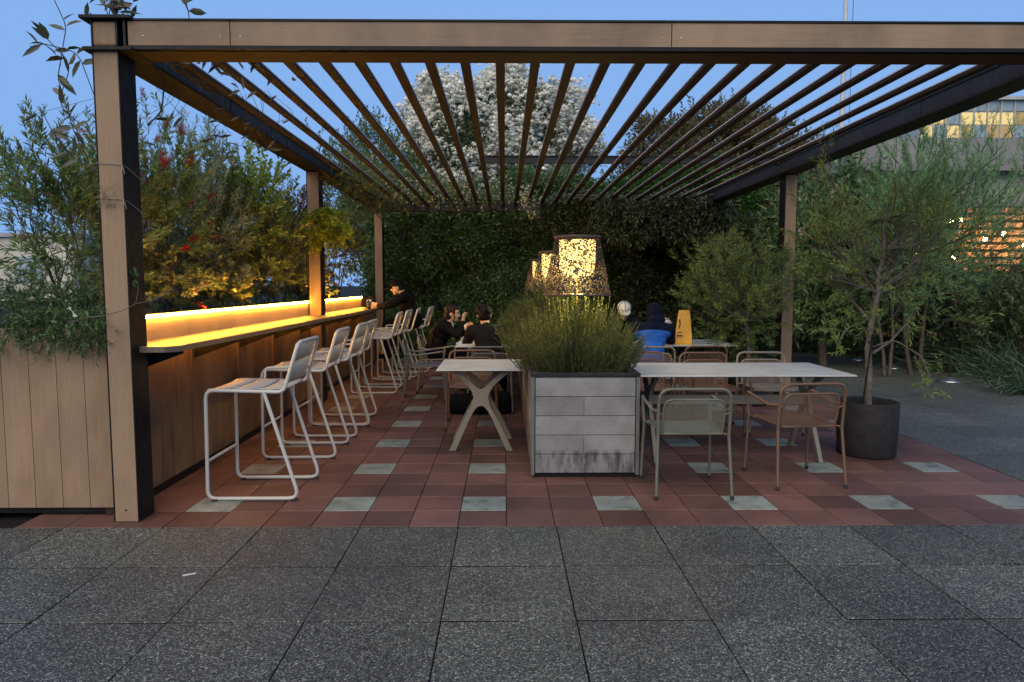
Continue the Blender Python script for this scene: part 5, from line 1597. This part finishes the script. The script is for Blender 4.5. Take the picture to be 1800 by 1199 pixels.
# ------------------------------------------------------------------ people
def cloth(name, col, rough=0.85):
    m, nt, bs, out = newmat(name)
    n = noise(nt, 7, 5); r = ramp(nt, n.outputs['Fac'], [(0.3, tuple(c * 0.8 for c in col)), (0.7, tuple(c * 1.2 for c in col))])
    nt.links.new(r.outputs['Color'], bs.inputs['Base Color']); bs.inputs['Roughness'].default_value = rough; bs.inputs['Specular IOR Level'].default_value = 0.12
    f = noise(nt, 11, 3, mapping=(1, 1, 2.2)); bump(nt, bs, f.outputs['Fac'], 0.9, 0.03)
    return m
def skin(name, col):
    m, nt, bs, out = newmat(name)
    n = noise(nt, 18, 4); r = ramp(nt, n.outputs['Fac'], [(0.3, tuple(c * 0.9 for c in col)), (0.7, tuple(min(1, c * 1.08) for c in col))])
    nt.links.new(r.outputs['Color'], bs.inputs['Base Color']); bs.inputs['Roughness'].default_value = 0.5
    bs.inputs['Subsurface Weight'].default_value = 0.1; bs.inputs['Subsurface Radius'].default_value = (0.01, 0.004, 0.002)
    return m
M['skin'] = skin('skin', (0.56, 0.36, 0.26))
M['hair'] = plain('black_hair', (0.006, 0.005, 0.0045), 0.6, 0, 0.3, 60, 0.18, 0.6)
M['hair_brown'] = plain('long_dark_hair', (0.02, 0.009, 0.006), 0.55, 0, 0.5, 50, 0.22, 0.6)
M['black_cloth'] = cloth('black_cloth', (0.006, 0.006, 0.0065))
M['char_cloth'] = cloth('charcoal_cloth', (0.012, 0.0125, 0.0135))
M['navy'] = cloth('navy_cloth', (0.007, 0.010, 0.024))
M['blue'] = cloth('blue_shell', (0.03, 0.13, 0.50), 0.6)
M['denim'] = cloth('dark_denim', (0.02, 0.026, 0.045))
M['white_cloth'] = cloth('white_cloth', (0.68, 0.67, 0.62))
M['eye'] = plain('eye', (0.02, 0.015, 0.012), 0.2)

def remesh(mb, name, mat, parent, voxel, smooth=2):
    tmp = bpy.data.objects.new(name, mb.mesh(name)); COL.objects.link(tmp)
    r = tmp.modifiers.new('r', 'REMESH'); r.mode = 'VOXEL'; r.voxel_size = voxel; r.use_smooth_shade = True
    s = tmp.modifiers.new('s', 'SMOOTH'); s.factor = 0.5; s.iterations = smooth
    bpy.context.view_layer.update()
    dg = bpy.context.evaluated_depsgraph_get()
    me = bpy.data.meshes.new_from_object(tmp.evaluated_get(dg))
    bpy.data.objects.remove(tmp, do_unlink=True)
    me.name = name
    me.materials.clear()
    return link(name, me, mat, parent)

def V3(*a): return Vector(a)
def hand(mb, w, d, pn, curl=0.6, s=1.0):
    w, d, pn = Vector(w), Vector(d).normalized(), Vector(pn).normalized()
    side = d.cross(pn).normalized(); pn = side.cross(d).normalized()
    for k in (-1.5, -0.5, 0.5, 1.5):
        mb.capsule(w + side * (k * 0.012), w + d * 0.085 * s + side * (k * 0.021), 0.015, 0.0135, 8)
    for k, L in zip((-1.5, -0.5, 0.5, 1.5), (0.06, 0.073, 0.078, 0.068)):
        p = w + d * 0.085 * s + side * (k * 0.021); dd = d.copy(); r = 0.0098
        for j, f in enumerate((0.45, 0.32, 0.23)):
            dd = (Matrix.Rotation(-curl * (0.6 + 0.3 * j), 3, side) @ dd).normalized()
            q = p + dd * L * f; mb.capsule(p, q, r, r * 0.9, 7); p = q; r *= 0.92
    p = w + d * 0.025 - side * 0.028; dd = (d * 0.6 - side * 0.7 + pn * 0.35).normalized()
    for f in (0.042, 0.03):
        q = p + dd * f; mb.capsule(p, q, 0.0125, 0.0105, 7); p = q; dd = (dd + d * 0.5 + side * 0.15 + pn * 0.2).normalized()

def headmat(c, face, tilt=(0, 0, 1)):
    f = Vector(face).normalized(); u = Vector(tilt); x = f.cross(u).normalized(); u = x.cross(f).normalized()
    return Matrix(((x.x, f.x, u.x, c[0]), (x.y, f.y, u.y, c[1]), (x.z, f.z, u.z, c[2]), (0, 0, 0, 1)))

def xball(mb, mt, c, r, nu=14, nv=10):
    t = MB(); t.ball(c, r, nu, nv); t.v = [tuple(mt @ Vector(p)) for p in t.v]; mb.add(t.v, t.f, 0, True)

def person(label, loc, rz, J, top, bottom, hands, head_c, face, hair, sleeves=None, female=False, voxel=0.0075):
    t = thing('person', label, 'person', loc, R(rz))
    H = headmat(head_c, face)
    mb = MB()
    xball(mb, H, (0, -0.012, 0.025), (0.074, 0.093, 0.092))
    xball(mb, H, (0, 0.02, -0.035), (0.058, 0.07, 0.068)); xball(mb, H, (0, 0.062, -0.09), (0.026, 0.024, 0.02))
    xball(mb, H, (0, 0.045, 0.03), (0.062, 0.045, 0.05)); xball(mb, H, (0, 0.075, -0.06), (0.024, 0.016, 0.011))
    for s in (-1, 1):
        xball(mb, H, (s * 0.075, -0.008, -0.012), (0.011, 0.021, 0.032)); xball(mb, H, (s * 0.034, 0.058, -0.028), (0.024, 0.022, 0.024))
    a, b = H @ V3(0, 0.084, 0.008), H @ V3(0, 0.102, -0.026); mb.capsule(a, b, 0.009, 0.0125, 8)
    nk = Vector(J['neck']); mb.capsule(H @ V3(0, -0.02, -0.05), nk, 0.05, 0.056, 12)
    ch, pv = Vector(J['chest']), Vector(J['pelvis'])
    mb.capsule(nk, ch, 0.06, 0.1, 12); mb.ball(ch, (0.145, 0.1, 0.14)); mb.capsule(ch, pv, 0.105, 0.11, 12); mb.ball(pv, (0.145, 0.105, 0.1))
    for s, k in ((-1, 'l'), (1, 'r')):
        sh, el, wr = Vector(J['sh' + k]), Vector(J['el' + k]), Vector(J['wr' + k])
        mb.capsule(ch + V3(0, 0, 0.06), sh, 0.08, 0.052); mb.capsule(sh, el, 0.046, 0.036); mb.capsule(el, wr, 0.036, 0.025)
        d, pn, cu = hands[k]; hand(mb, wr, d, pn, cu)
        hp, kn, an = Vector(J['hp' + k]), Vector(J['kn' + k]), Vector(J['an' + k])
        mb.capsule(pv, hp, 0.09, 0.085); mb.capsule(hp, kn, 0.08, 0.055); mb.capsule(kn, an, 0.052, 0.036)
        mb.capsule(an, an + V3(0, 0.13, -0.035), 0.036, 0.03)
    remesh(mb, 'body', M['skin'], t, voxel, 2)
    for s in (-1, 1):
        mb = MB(); xball(mb, H, (s * 0.031, 0.078, 0.006), (0.011, 0.007, 0.006), 10, 6); mb.build('eye', M['eye'], t)
        mb = MB(); mb.tube([H @ V3(s * 0.014, 0.09, 0.022), H @ V3(s * 0.032, 0.087, 0.028), H @ V3(s * 0.05, 0.074, 0.022)], [0.002, 0.0035, 0.002], 5); mb.build('eyebrow', M['hair'], t)
    # top garment
    mb = MB(); g = 0.022
    mb.capsule(nk + (ch - nk) * 0.12, ch, 0.072, 0.125, 14); mb.ball(ch, (0.172, 0.128, 0.165), 16, 12); mb.ball(ch.lerp(pv, 0.5), (0.158, 0.125, 0.15), 16, 12); mb.ball(pv + V3(0, 0, 0.03), (0.175, 0.135, 0.125), 16, 12)
    for k in 'lr':
        sh, el, wr = Vector(J['sh' + k]), Vector(J['el' + k]), Vector(J['wr' + k])
        mb.capsule(ch + V3(0, 0, 0.06), sh, 0.11, 0.078, 12); mb.capsule(sh, el, 0.074, 0.056, 12); mb.capsule(el, wr - (wr - el).normalized() * 0.01, 0.057, 0.042, 12)
    remesh(mb, 'top', top, t, 0.013, 3)
    mb = MB()
    for k in 'lr':
        hp, kn, an = Vector(J['hp' + k]), Vector(J['kn' + k]), Vector(J['an' + k])
        mb.capsule(pv, hp, 0.125, 0.105, 12); mb.capsule(hp, kn, 0.098, 0.075, 12); mb.capsule(kn, an, 0.072, 0.056, 12)
    remesh(mb, 'trousers', bottom, t, 0.014, 3)
    for k in 'lr':
        an = Vector(J['an' + k]); mb = MB()
        mb.capsule(an + V3(0, -0.03, -0.025), an + V3(0, 0.15, -0.045), 0.048, 0.042, 12); mb.capsule(an, an + V3(0, 0.04, -0.03), 0.052, 0.048, 12)
        remesh(mb, 'shoe', M['black_cloth'], t, 0.012, 2)
    mb = MB()
    hair(mb, H)
    hm = M['hair_brown'] if female else M['hair']
    remesh(mb, 'hair', hm, t, 0.009, 1)
    return t, H

def cap_hair(mb, H):
    xball(mb, H, (0, -0.026, 0.03), (0.082, 0.09, 0.075)); xball(mb, H, (0, -0.05, -0.02), (0.077, 0.058, 0.07))
def short_hair(mb, H):
    xball(mb, H, (0, -0.026, 0.04), (0.084, 0.096, 0.093)); xball(mb, H, (0, -0.05, -0.015), (0.077, 0.062, 0.075)); xball(mb, H, (0, 0.03, 0.085), (0.068, 0.062, 0.044))
    rn = random.Random(3)
    for i in range(60):
        a = rn.uniform(0, 2 * PI); z = rn.uniform(-0.06, 0.12); r = math.sqrt(max(0.0, 1 - ((z - 0.03) / 0.1) ** 2))
        y = -0.026 + 0.092 * r * math.sin(a)
        if y > 0.02 and z < 0.07: continue
        p = V3(0.08 * r * math.cos(a), y, z + 0.01); mb.capsule(H @ p, H @ (p * 1.06 + V3(0, 0, -0.02)), 0.011, 0.005, 6)
def long_hair(mb, H):
    xball(mb, H, (0, -0.024, 0.036), (0.084, 0.1, 0.098)); xball(mb, H, (0, -0.05, -0.03), (0.08, 0.06, 0.09)); xball(mb, H, (0, 0.045, 0.078), (0.06, 0.05, 0.036))
    rn = random.Random(4)
    for i in range(46):
        u = rn.uniform(-1, 1); x = 0.085 * u; k = 1 - 0.35 * u * u
        q = [H @ V3(x * 0.9, -0.08 * k, 0.03), H @ V3(x, -0.115 * k, -0.07),
             V3(x * 1.25 + 0.01, 0.015 - 0.02 * k + rn.uniform(-.008, .008), 0.94), V3(x * 1.45 + 0.015, -0.10 * k + rn.uniform(-.01, .01), 0.82), V3(x * 1.5 + 0.02, -0.145 * k + rn.uniform(-.015, .015), 0.66 + rn.uniform(-.06, .05))]
        for (m, n, r1, r2) in ((0, 1, .022, .022), (1, 2, .022, .02), (2, 3, .02, .016), (3, 4, .016, .007)): mb.capsule(q[m], q[n], r1, r2, 7)
    for x in (0.078, 0.07, -0.078):       # locks in front of the ears
        q = [H @ p for p in (V3(x, 0.03, 0.05), V3(x * 1.05, 0.045, -0.03), V3(x * 1.0, 0.03, -0.12))]
        mb.capsule(q[0], q[1], .011, .009, 6); mb.capsule(q[1], q[2], .009, .005, 6)

def cap_on(t, H, mat, front_dark=None):
    mb = MB(); n, mrow = 20, 7
    vs_, fs_ = [], []
    for j in range(mrow + 1):
        ph = (PI / 2) * j / mrow
        for k in range(n):
            a = 2 * PI * k / n
            vs_.append(H @ V3(0.1 * math.cos(ph) * math.cos(a), -0.012 + 0.116 * math.cos(ph) * math.sin(a), 0.04 + 0.105 * math.sin(ph) ** 0.9))
    for j in range(mrow):
        for k in range(n):
            fs_.append((j*n+k, j*n+(k+1) % n, (j+1)*n+(k+1) % n, (j+1)*n+k))
    mb.add(vs_, fs_, 0, True)
    c = mb.build('cap', mat, t); md = c.modifiers.new('thick', 'SOLIDIFY'); md.thickness = 0.004
    mb = MB(); vs_, fs_ = [], []
    for k in range(11):
        u = -1 + 2 * k / 10; a = PI / 2 - u * 0.95
        for r0, dz in ((1.0, 0.0), (1.0, -0.012)):
            pass
        inner = V3(0.098 * math.cos(a), -0.012 + 0.114 * math.sin(a), 0.045)
        outer = V3(0.092 * math.cos(a), 0.005 + 0.205 * math.sin(a), 0.03 - 0.012 * u * u)
        vs_ += [H @ inner, H @ inner.lerp(outer, 0.5) + (H.to_3x3() @ V3(0, 0, 0.004)), H @ outer]
    for k in range(10):
        for j in range(2):
            fs_.append((k*3+j, k*3+j+1, (k+1)*3+j+1, (k+1)*3+j))
    mb.add(vs_, fs_, 0, True)
    b = mb.build('brim', mat, c); md = b.modifiers.new('thick', 'SOLIDIFY'); md.thickness = 0.004
    mb = MB()
    for a in (PI / 2, PI / 2 + 1.05, PI / 2 - 1.05):
        mb.tube([H @ V3(0.1015 * math.cos(ph) * math.cos(a), -0.012 + 0.1175 * math.cos(ph) * math.sin(a), 0.04 + 0.1065 * math.sin(ph) ** 0.9) for ph in np.linspace(0.02, PI / 2, 8)], 0.0035, 5)
    mb.build('seam', front_dark or mat, c)
    return c

# person at the bar
J = dict(pelvis=(0, -0.19, 0.885), chest=(0, -0.08, 1.17), neck=(0, -0.0, 1.335), shl=(-0.19, -0.02, 1.27), shr=(0.19, -0.02, 1.27), ell=(-0.27, 0.20, 1.14), elr=(0.27, 0.20, 1.14),
         wrl=(-0.10, 0.37, 1.135), wrr=(0.12, 0.36, 1.14), hpl=(-0.1, -0.12, 0.86), hpr=(0.1, -0.12, 0.86), knl=(-0.12, 0.24, 0.84), knr=(0.12, 0.24, 0.84), anl=(-0.1, 0.24, 0.37), anr=(0.1, 0.24, 0.37))
hd = {'l': ((0.3, 0.9, 0.05), (0.7, 0.0, -0.5), 0.5), 'r': ((-0.3, 0.9, 0.05), (-0.7, 0.0, -0.5), 0.5)}
t, H = person('person in a black cap and black jacket leaning on the bar counter', (-1.64, 11.18, 0.0), 90, J, M['black_cloth'], M['black_cloth'], hd, (0, 0.085, 1.425), (-0.1, 0.95, -0.3), cap_hair)
cap_on(t, H, M['black_cloth'])
mb = MB()
for y0 in (0.0, 0.028):
    mb.tube([(0.205 - y0 * 0.4, 0.275 + y0, 1.188), (0.235 - y0 * 0.4, 0.285 + y0, 1.165), (0.235 - y0 * 0.4, 0.265 + y0, 1.13)], 0.006, 5)
mb.build('sleeve_stripe', M['white_cloth'], t)

# person with long hair
J = dict(pelvis=(0, -0.06, 0.55), chest=(0, 0.05, 0.82), neck=(0, 0.12, 0.955), shl=(-0.165, 0.08, 0.91), shr=(0.165, 0.08, 0.91), ell=(-0.21, 0.28, 0.79), elr=(0.19, 0.27, 0.79),
         wrl=(-0.1, 0.44, 0.80), wrr=(0.09, 0.345, 0.955), hpl=(-0.09, 0.0, 0.53), hpr=(0.09, 0.0, 0.53), knl=(-0.1, 0.38, 0.53), knr=(0.1, 0.38, 0.53), anl=(-0.1, 0.36, 0.1), anr=(0.1, 0.36, 0.1))
hd = {'l': ((0.5, 0.8, 0.0), (0, 0, -1), 0.4), 'r': ((-0.35, 0.1, 0.85), (-0.3, -0.9, 0.0), 0.5)}
t, H = person('person with long dark hair in black, seen in profile, hand at the mouth', (-0.92, 9.62, 0), -90, J, M['black_cloth'], M['black_cloth'], hd, (0, 0.20, 1.075), (0.12, 1.0, -0.08), long_hair, female=True)
mb = MB(); mb.tube(fillet([(0.06, 0.19, 0.965), (0.05, 0.205, 0.92), (0.02, 0.21, 0.86)], 0.02, 3), [0.016] * 6 if False else 0.012, 7); mb.build('collar', M['white_cloth'], t)

# person in dark sweater, back to camera
J = dict(pelvis=(0, -0.04, 0.56), chest=(-0.02, 0.05, 0.83), neck=(-0.05, 0.13, 0.985), shl=(-0.215, 0.09, 0.925), shr=(0.18, 0.09, 0.925), ell=(-0.30, 0.27, 0.74), elr=(0.27, 0.28, 0.74),
         wrl=(-0.25, 0.50, 0.86), wrr=(0.1, 0.48, 0.80), hpl=(-0.1, 0.02, 0.53), hpr=(0.1, 0.02, 0.53), knl=(-0.14, 0.42, 0.52), knr=(0.14, 0.42, 0.52), anl=(-0.14, 0.36, 0.1), anr=(0.14, 0.36, 0.1))
hd = {'l': ((-0.1, 0.6, 0.5), (0.8, 0.3, 0.2), 0.7), 'r': ((-0.5, 0.8, 0.0), (0, 0, -1), 0.4)}
t, H = person('person in a dark sweater with short black hair, back to the camera', (-0.17, 8.08, 0), 0, J, M['char_cloth'], M['black_cloth'], hd, (-0.075, 0.20, 1.115), (-0.12, 1.0, -0.12), short_hair)

# person in the blue jacket
J = dict(pelvis=(0, -0.03, 0.56), chest=(0.03, 0.08, 0.83), neck=(0.07, 0.18, 0.985), shl=(-0.16, 0.14, 0.93), shr=(0.235, 0.13, 0.925), ell=(-0.24, 0.34, 0.79), elr=(0.31, 0.32, 0.78),
         wrl=(-0.05, 0.5, 0.84), wrr=(0.27, 0.46, 0.93), hpl=(-0.1, 0.02, 0.53), hpr=(0.1, 0.02, 0.53), knl=(-0.14, 0.42, 0.52), knr=(0.14, 0.42, 0.52), anl=(-0.14, 0.36, 0.1), anr=(0.14, 0.36, 0.1))
hd = {'l': ((0.4, 0.8, 0.2), (0.5, 0, -0.8), 0.5), 'r': ((0.1, 0.4, 0.8), (-0.7, 0.5, 0.1), 0.7)}
t, H = person('person in a blue jacket with navy shoulders, back to the camera, eating at the right', (1.71, 8.08, 0), 0, J, M['blue'], M['denim'], hd, (0.09, 0.25, 1.12), (-0.1, 1.0, -0.3), short_hair)
mb = MB()
for k in 'lr':
    sh, el, wr = Vector(J['sh' + k]), Vector(J['el' + k]), Vector(J['wr' + k])
    mb.capsule(Vector(J['chest']) + V3(0, 0.015, 0.115), sh + V3(0, 0, 0.01), 0.108, 0.083, 12); mb.capsule(sh, el, 0.080, 0.062, 12); mb.capsule(el, wr - (wr - el).normalized() * 0.012, 0.063, 0.046, 12)
remesh(mb, 'yoke', M['navy'], t, 0.013, 3)
mb = MB(); xball(mb, H, (0, -0.03, 0.02), (0.1, 0.11, 0.118)); xball(mb, H, (0, -0.07, -0.09), (0.11, 0.075, 0.07)); xball(mb, H, (0.0, -0.02, -0.12), (0.12, 0.09, 0.05))
remesh(mb, 'hood', M['navy'], t, 0.011, 3)

# person in the white cap
J = dict(pelvis=(0, -0.04, 0.56), chest=(0, 0.03, 0.84), neck=(0, 0.1, 1.0), shl=(-0.18, 0.06, 0.94), shr=(0.18, 0.06, 0.94), ell=(-0.25, 0.25, 0.77), elr=(0.25, 0.25, 0.77),
         wrl=(-0.1, 0.45, 0.80), wrr=(0.1, 0.45, 0.80), hpl=(-0.1, 0.02, 0.53), hpr=(0.1, 0.02, 0.53), knl=(-0.12, 0.42, 0.52), knr=(0.12, 0.42, 0.52), anl=(-0.12, 0.36, 0.1), anr=(0.12, 0.36, 0.1))
hd = {'l': ((0.5, 0.8, 0.0), (0, 0, -1), 0.4), 'r': ((-0.5, 0.8, 0.0), (0, 0, -1), 0.4)}
t, H = person('person in a white cap facing the camera, mostly hidden behind the front rosemary', (1.66, 9.80, 0), 180, J, M['char_cloth'], M['denim'], hd, (0, 0.18, 1.10), (0.05, 1.0, -0.36), cap_hair)
cap_on(t, H, M['white_cloth'], M['black_cloth'])

# ------------------------------------------------------------------ small things
def paper_mat(name, col):
    m, nt, bs, out = newmat(name)
    n = noise(nt, 9, 4); r = ramp(nt, n.outputs['Fac'], [(0.3, tuple(c * 0.85 for c in col)), (0.7, tuple(min(1, c * 1.1) for c in col))])
    nt.links.new(r.outputs['Color'], bs.inputs['Base Color']); bs.inputs['Roughness'].default_value = 0.4
    bump(nt, bs, n.outputs['Fac'], 0.6, 0.02); return m
M['yellow'] = paper_mat('yellow_paper', (0.72, 0.36, 0.015))
M['brown_ink'] = plain('brown_ink', (0.09, 0.035, 0.02), 0.6)
t = thing('paper_bag', 'tall yellow paper bag with a brown mark standing on the second right table', 'bag', (2.175, 8.40, 0.7505), R(-14))
rn = random.Random(2)
mb = MB(); vs_, fs_ = [], []
rows = [(0.0, 0.098, 0.062), (0.02, 0.1, 0.064), (0.10, 0.098, 0.056), (0.2, 0.09, 0.045), (0.3, 0.078, 0.034), (0.38, 0.068, 0.022), (0.415, 0.064, 0.014)]
per = [(-1, -1), (-0.5, -1.02), (0, -0.97), (0.5, -1.03), (1, -1), (0.93, -0.4), (0.85, 0), (0.93, 0.4), (1, 1), (0.5, 1.02), (0, 0.97), (-0.5, 1.02), (-1, 1), (-0.93, 0.4), (-0.85, 0), (-0.93, -0.4)]
for (z, hx, hy) in rows:
    for (u, v) in per:
        j = 0.004 if z > 0.03 else 0.0
        vs_.append((u * hx + rn.uniform(-j, j) + 0.012 * z, v * hy + rn.uniform(-j, j), z + (rn.uniform(-0.006, 0.006) if z > 0.4 else 0)))
n = len(per)
for a in range(len(rows) - 1):
    for k in range(n):
        fs_.append((a*n+k, a*n+(k+1) % n, (a+1)*n+(k+1) % n, (a+1)*n+k))
mb.add(vs_, fs_, 0); mb.add([vs_[k] for k in range(n)], [tuple(range(n - 1, -1, -1))], 0)
mb.build('bag_wall', M['yellow'], t)
mb = MB()   # plain brown emblem: a drop shaped blot over a short bar, on the left of the front
def onface(u, z):
    k = np.interp(z, [r[0] for r in rows], [r[2] for r in rows]); hx = np.interp(z, [r[0] for r in rows], [r[1] for r in rows])
    return (u * hx, -k * 1.045 - 0.004, z)
drop = [(-0.72, 0.19), (-0.55, 0.20), (-0.42, 0.225), (-0.4, 0.26), (-0.5, 0.295), (-0.62, 0.31), (-0.72, 0.28), (-0.6, 0.255), (-0.62, 0.235)]
mb.add([onface(u, z) for u, z in drop], [tuple(range(len(drop)))])
for a, b, z0, z1 in ((-0.8, -0.1, 0.098, 0.116), (-0.7, -0.2, 0.14, 0.152)):
    mb.add([onface(a, z0), onface(b, z0), onface(b, z1), onface(a, z1)], [(0, 1, 2, 3)])
mb.build('printed_emblem', M['brown_ink'], t)

def crumple(name, label, cat, c, r, mat, seed):
    rn = random.Random(seed); mb = MB(); mb.ball((0, 0, 0), r, 14, 9)
    mb.v = [tuple(q * rn.uniform(0.78, 1.18) for q in p) for p in mb.v]; mb.sm = [False] * len(mb.sm)
    o = mb.build(name, mat, None); o.location = c; tag(o, label, cat); return o
crumple('napkin', 'crumpled white paper napkin held by the person in the blue jacket', 'napkin', (1.995, 8.60, 1.005), (0.075, 0.06, 0.058), paper_mat('white_paper', (0.72, 0.71, 0.69)), 3)
t = thing('wrapped_burger', 'half eaten burger in a white wrapper held up by the person in the dark sweater', 'food', (-0.455, 8.665, 0.955))
mb = MB(); mb.ball((0, 0, -0.01), (0.06, 0.05, 0.05), 12, 8); mb.v = [tuple(q * random.Random(i).uniform(0.82, 1.12) for q in p) for i, p in enumerate(mb.v)]; mb.sm = [False] * len(mb.sm)
mb.build('wrapper', paper_mat('wrapper_paper', (0.68, 0.67, 0.66)), t)
mb = MB(); mb.ball((0.025, -0.03, 0.02), (0.04, 0.03, 0.035), 12, 8); mb.build('bun', plain('bun', (0.42, 0.22, 0.09), 0.6), t)
mb = MB(); mb.ball((0.012, -0.045, 0.0), (0.04, 0.02, 0.016), 12, 8); mb.build('filling', plain('filling', (0.4, 0.06, 0.04), 0.5), t)
t = thing('drink_cup', 'clear cup of orange drink on the bar by the person in the black cap', 'cup', (-2.125, 10.88, 1.0905))
m, nt, bs, out = newmat('orange_drink'); bs.inputs['Base Color'].default_value = (0.75, 0.2, 0.05, 1); bs.inputs['Roughness'].default_value = 0.25; bs.inputs['Transmission Weight'].default_value = 0.3
M['drink'] = m
m, nt, bs, out = newmat('clear_plastic'); bs.inputs['Base Color'].default_value = (0.95, 0.95, 0.95, 1); bs.inputs['Roughness'].default_value = 0.1; bs.inputs['Transmission Weight'].default_value = 0.9; bs.inputs['IOR'].default_value = 1.2
M['plastic'] = m
mb = MB(); mb.lathe([(0, 0.004), (0.027, 0.004), (0.036, 0.1), (0, 0.1)], 20); mb.build('drink', M['drink'], t)
mb = MB(); mb.lathe([(0, 0.0), (0.03, 0.0), (0.041, 0.135), (0.043, 0.137), (0.043, 0.142), (0.02, 0.155), (0, 0.156)], 20); mb.build('cup_wall', M['plastic'], t)
mb = MB(); mb.tube([(0.005, 0, 0.02), (0.012, 0.0, 0.2)], 0.003, 6); mb.build('straw', M['white_cloth'], t)
def tray(name, label, x, y, mat, rz=0):
    mb = MB(); mb.box(-0.16, 0.16, -0.11, 0.11, 0, 0.008, 0)
    for a in ((-0.16, 0.16, -0.11, -0.1), (-0.16, 0.16, 0.1, 0.11), (-0.16, -0.15, -0.1, 0.1), (0.15, 0.16, -0.1, 0.1)): mb.box(a[0], a[1], a[2], a[3], 0.008, 0.02, 0)
    o = mb.build(name, mat); o.location = (x, y, 0.7507); o.rotation_euler = (0, 0, rz); tag(o, label, 'tray')
tray('food_tray', 'pale paper tray on the table left of the person in the dark sweater', -0.42, 8.34, M['white_cloth'], 0.1)
t = thing('wooden_box', 'small wooden box on the table, right of the person in the dark sweater', 'box', (0.04, 8.5, 0.7507))
mb = MB(); mb.box(-0.11, 0.11, -0.09, -0.08, 0, 0.07, 0); mb.box(-0.11, 0.11, 0.08, 0.09, 0, 0.07, 0); mb.box(-0.11, -0.1, -0.08, 0.08, 0, 0.07, 0); mb.box(0.1, 0.11, -0.08, 0.08, 0, 0.07, 0); mb.box(-0.1, 0.1, -0.08, 0.08, 0.002, 0.012, 0)
mb.build('box_wall', M['counter'], t)
t = thing('backpack', 'black bag lying on the tiles behind the chair of the person in the dark sweater', 'bag', (-0.28, 7.92, 0.004))
mb = MB(); mb.box(-0.36, 0.36, -0.12, 0.12, 0.0, 0.21, 0, 0.04); mb.box(-0.3, 0.05, -0.15, -0.11, 0.03, 0.15, 0, 0.02); mb.box(-0.2, 0.33, -0.1, 0.1, 0.19, 0.24, 0, 0.03)
remesh(mb, 'bag_body', M['black_cloth'], t, 0.014, 3)
mb = MB(); mb.tube(fillet([(-0.15, 0, 0.2), (-0.1, -0.03, 0.29), (0.1, -0.03, 0.29), (0.15, 0, 0.2)], 0.08, 5), 0.01, 6); mb.build('handle', M['black_cloth'], t)
mb = MB(); mb.box(-0.03, 0.03, -0.008, 0.008, 0, 0.002, 0); o = mb.build('paper_scrap', M['white_cloth']); o.location = (-1.61, 3.45, 0.003); o.rotation_euler = (0, 0, 0.5)
tag(o, 'tiny white paper scrap lying on a paving joint in the left foreground', 'litter scrap')
